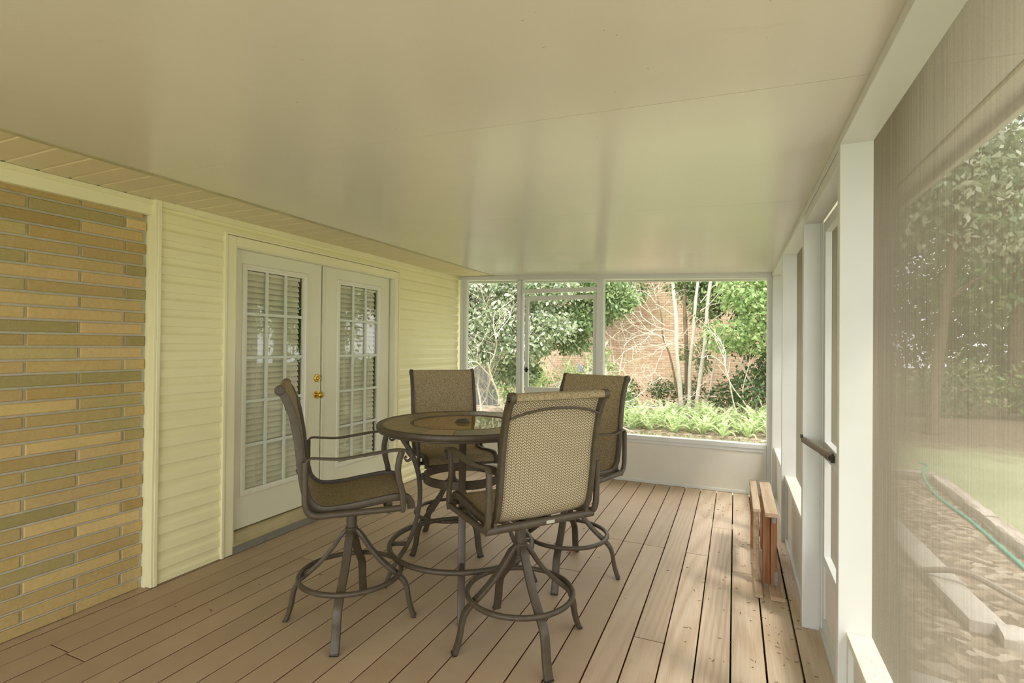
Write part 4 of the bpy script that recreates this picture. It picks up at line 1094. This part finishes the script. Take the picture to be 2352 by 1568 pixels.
hp = catmull([(.95, 4.9, GZ + .02), (1.15, 4.75, GZ + .10), (1.38, 4.65, GZ + .16), (1.6, 4.45, GZ + .10), (1.85, 4.2, GZ + .05), (2.3, 3.9, GZ + .06)], 8)
tag(obj('drain_pipe', MB().tube(hp, .022, 8), M['hose_grey'], smooth=True), 'grey flexible pipe arching over the pale curb', 'pipe')

# trees of the right yard
def yard_tree(label, loc, h, blobs, n, size, mat, trunk_r=.14, seed=1, lean=0):
    t = thing('yard_tree', label, 'tree', loc, 0, None)
    rs = random.Random(seed)
    path = catmull([(0, 0, 0), (lean * .3, .1, h * .25), (lean * .6, -.1, h * .55), (lean, 0, h * .9)], 5)
    mb = MB().tube(path, trunk_r, 10, scale=[1 - .5 * k / len(path) for k in range(len(path))])
    for i in range(6): branch(mb, path[rs.randint(7, len(path) - 2)], (rs.uniform(-1, 1), rs.uniform(-1, 1), .6), h * .3, trunk_r * .35, 1, rs, .5, 3, .3, 5)
    obj('trunk', mb, M['bark_dark'], t, smooth=True)
    blob_leaves('foliage', blobs, n, size, M[mat], t, seed, .5, .4); return t
yard_tree('tall tree behind the near screen with pale trunk and wide crown', (3.6, 13.2, GZ), 6.5, [(0, 0, 5.2, 2.4, 2.2, 1.3), (-.9, .4, 4.4, 1.3, 1.2, .8), (1.3, 0, 4.3, 1.6, 1.4, .9), (.2, 0, 7.0, 2.6, 2.2, 1.5)], 14000, .15, 'leaf_pale', .12, 51, .5)  # pale leaf colours stand in for white-green highlights on the crown
yard_tree('dense tree at the back left of the side yard', (3.2, 19.5, GZ), 7, [(0, 0, 3.2, 2.2, 1.8, 2.2), (.5, 0, 6.5, 2.8, 2, 2.2), (-1.6, -.5, 2.0, 1.3, 1.2, 1.6)], 8000, .2, 'leaf_dark', .16, 52)
yard_tree('broad tree in the middle of the side yard edge', (7.2, 19, GZ), 8, [(0, 0, 6.4, 3.2, 2.6, 2.2), (-1, 0, 3.6, 1.6, 1.6, 1.0), (1.8, 0, 4.2, 1.8, 1.6, 1.2)], 8000, .2, 'leaf_mid', .2, 53)
yard_tree('leafy tree far right of the side yard', (11.5, 16, GZ), 8, [(0, 0, 6.2, 3.4, 3.0, 2.6), (0, -1, 3.2, 2, 1.6, 1.0)], 7000, .2, 'leaf_lime', .2, 54)
yard_tree('tree across the lawn facing the table', (15.0, 9.5, GZ), 8, [(0, 0, 5.5, 3.0, 3.2, 2.8), (0, 1, 2.6, 1.8, 2.4, 1.2)], 7000, .22, 'leaf_mid', .22, 55)
yard_tree('tree across the lawn opposite the near post', (15.5, 3.0, GZ), 8, [(0, 0, 5.2, 3.0, 3.2, 2.6), (0, 0, 2.4, 1.8, 2.0, 1.2)], 6000, .22, 'leaf_dark', .22, 56)
yard_tree('tree across the lawn behind the viewer', (14.5, -4.5, GZ), 8, [(0, 0, 5.4, 3.2, 3.4, 2.6), (0, 0, 2.4, 1.8, 2.0, 1.2)], 6000, .22, 'leaf_mid', .22, 57)
yard_tree('low dark tree closing the far right corner of the yard', (5.2, 24, GZ), 6, [(0, 0, 2.6, 3.0, 1.6, 2.6), (3.6, 1, 2.2, 2.4, 1.4, 2.2), (-3.2, 0, 2.6, 2.0, 1.4, 2.4)], 8000, .24, 'leaf_dark', .2, 58)
bush('hedge', 'low green hedge at the foot of the side yard trees', 'hedge', (4.6, 16.8, GZ), [(-1.2, 0, .7, .9, .5, .7), (.6, .2, .8, 1.1, .6, .8), (2.4, .2, .7, 1.1, .6, .7), (4.4, .2, .8, 1.3, .6, .8)], 5000, .12, 'leaf_mid', None, 61)
yard_tree('tall tree closing the view far behind the hedge on the left', (2.5, 31, GZ), 10, [(0, 0, 4.5, 4.0, 2.0, 4.6), (3.5, 0, 8.0, 3.5, 2.0, 3.0)], 9000, .34, 'leaf_mid', .25, 62)
yard_tree('tall tree closing the view far behind the hedge in the middle', (11.5, 32, GZ), 10, [(0, 0, 4.5, 4.5, 2.0, 4.6), (0, 0, 9.0, 4.0, 2.0, 3.0)], 9000, .34, 'leaf_dark', .25, 63)
yard_tree('tall tree far beyond the lawn, second from the right', (18.5, 25, GZ), 10, [(0, 0, 4.5, 4.2, 2.6, 4.4), (0, 0, 8.5, 3.8, 2.4, 2.6)], 9000, .34, 'leaf_mid', .25, 64)
yard_tree('tall tree far beyond the lawn, hidden past the right edge of the view', (22.5, 16, GZ), 10, [(0, 0, 4.4, 2.6, 4.2, 4.4), (0, 0, 8.5, 2.4, 3.8, 2.6)], 9000, .34, 'leaf_lime', .25, 65)
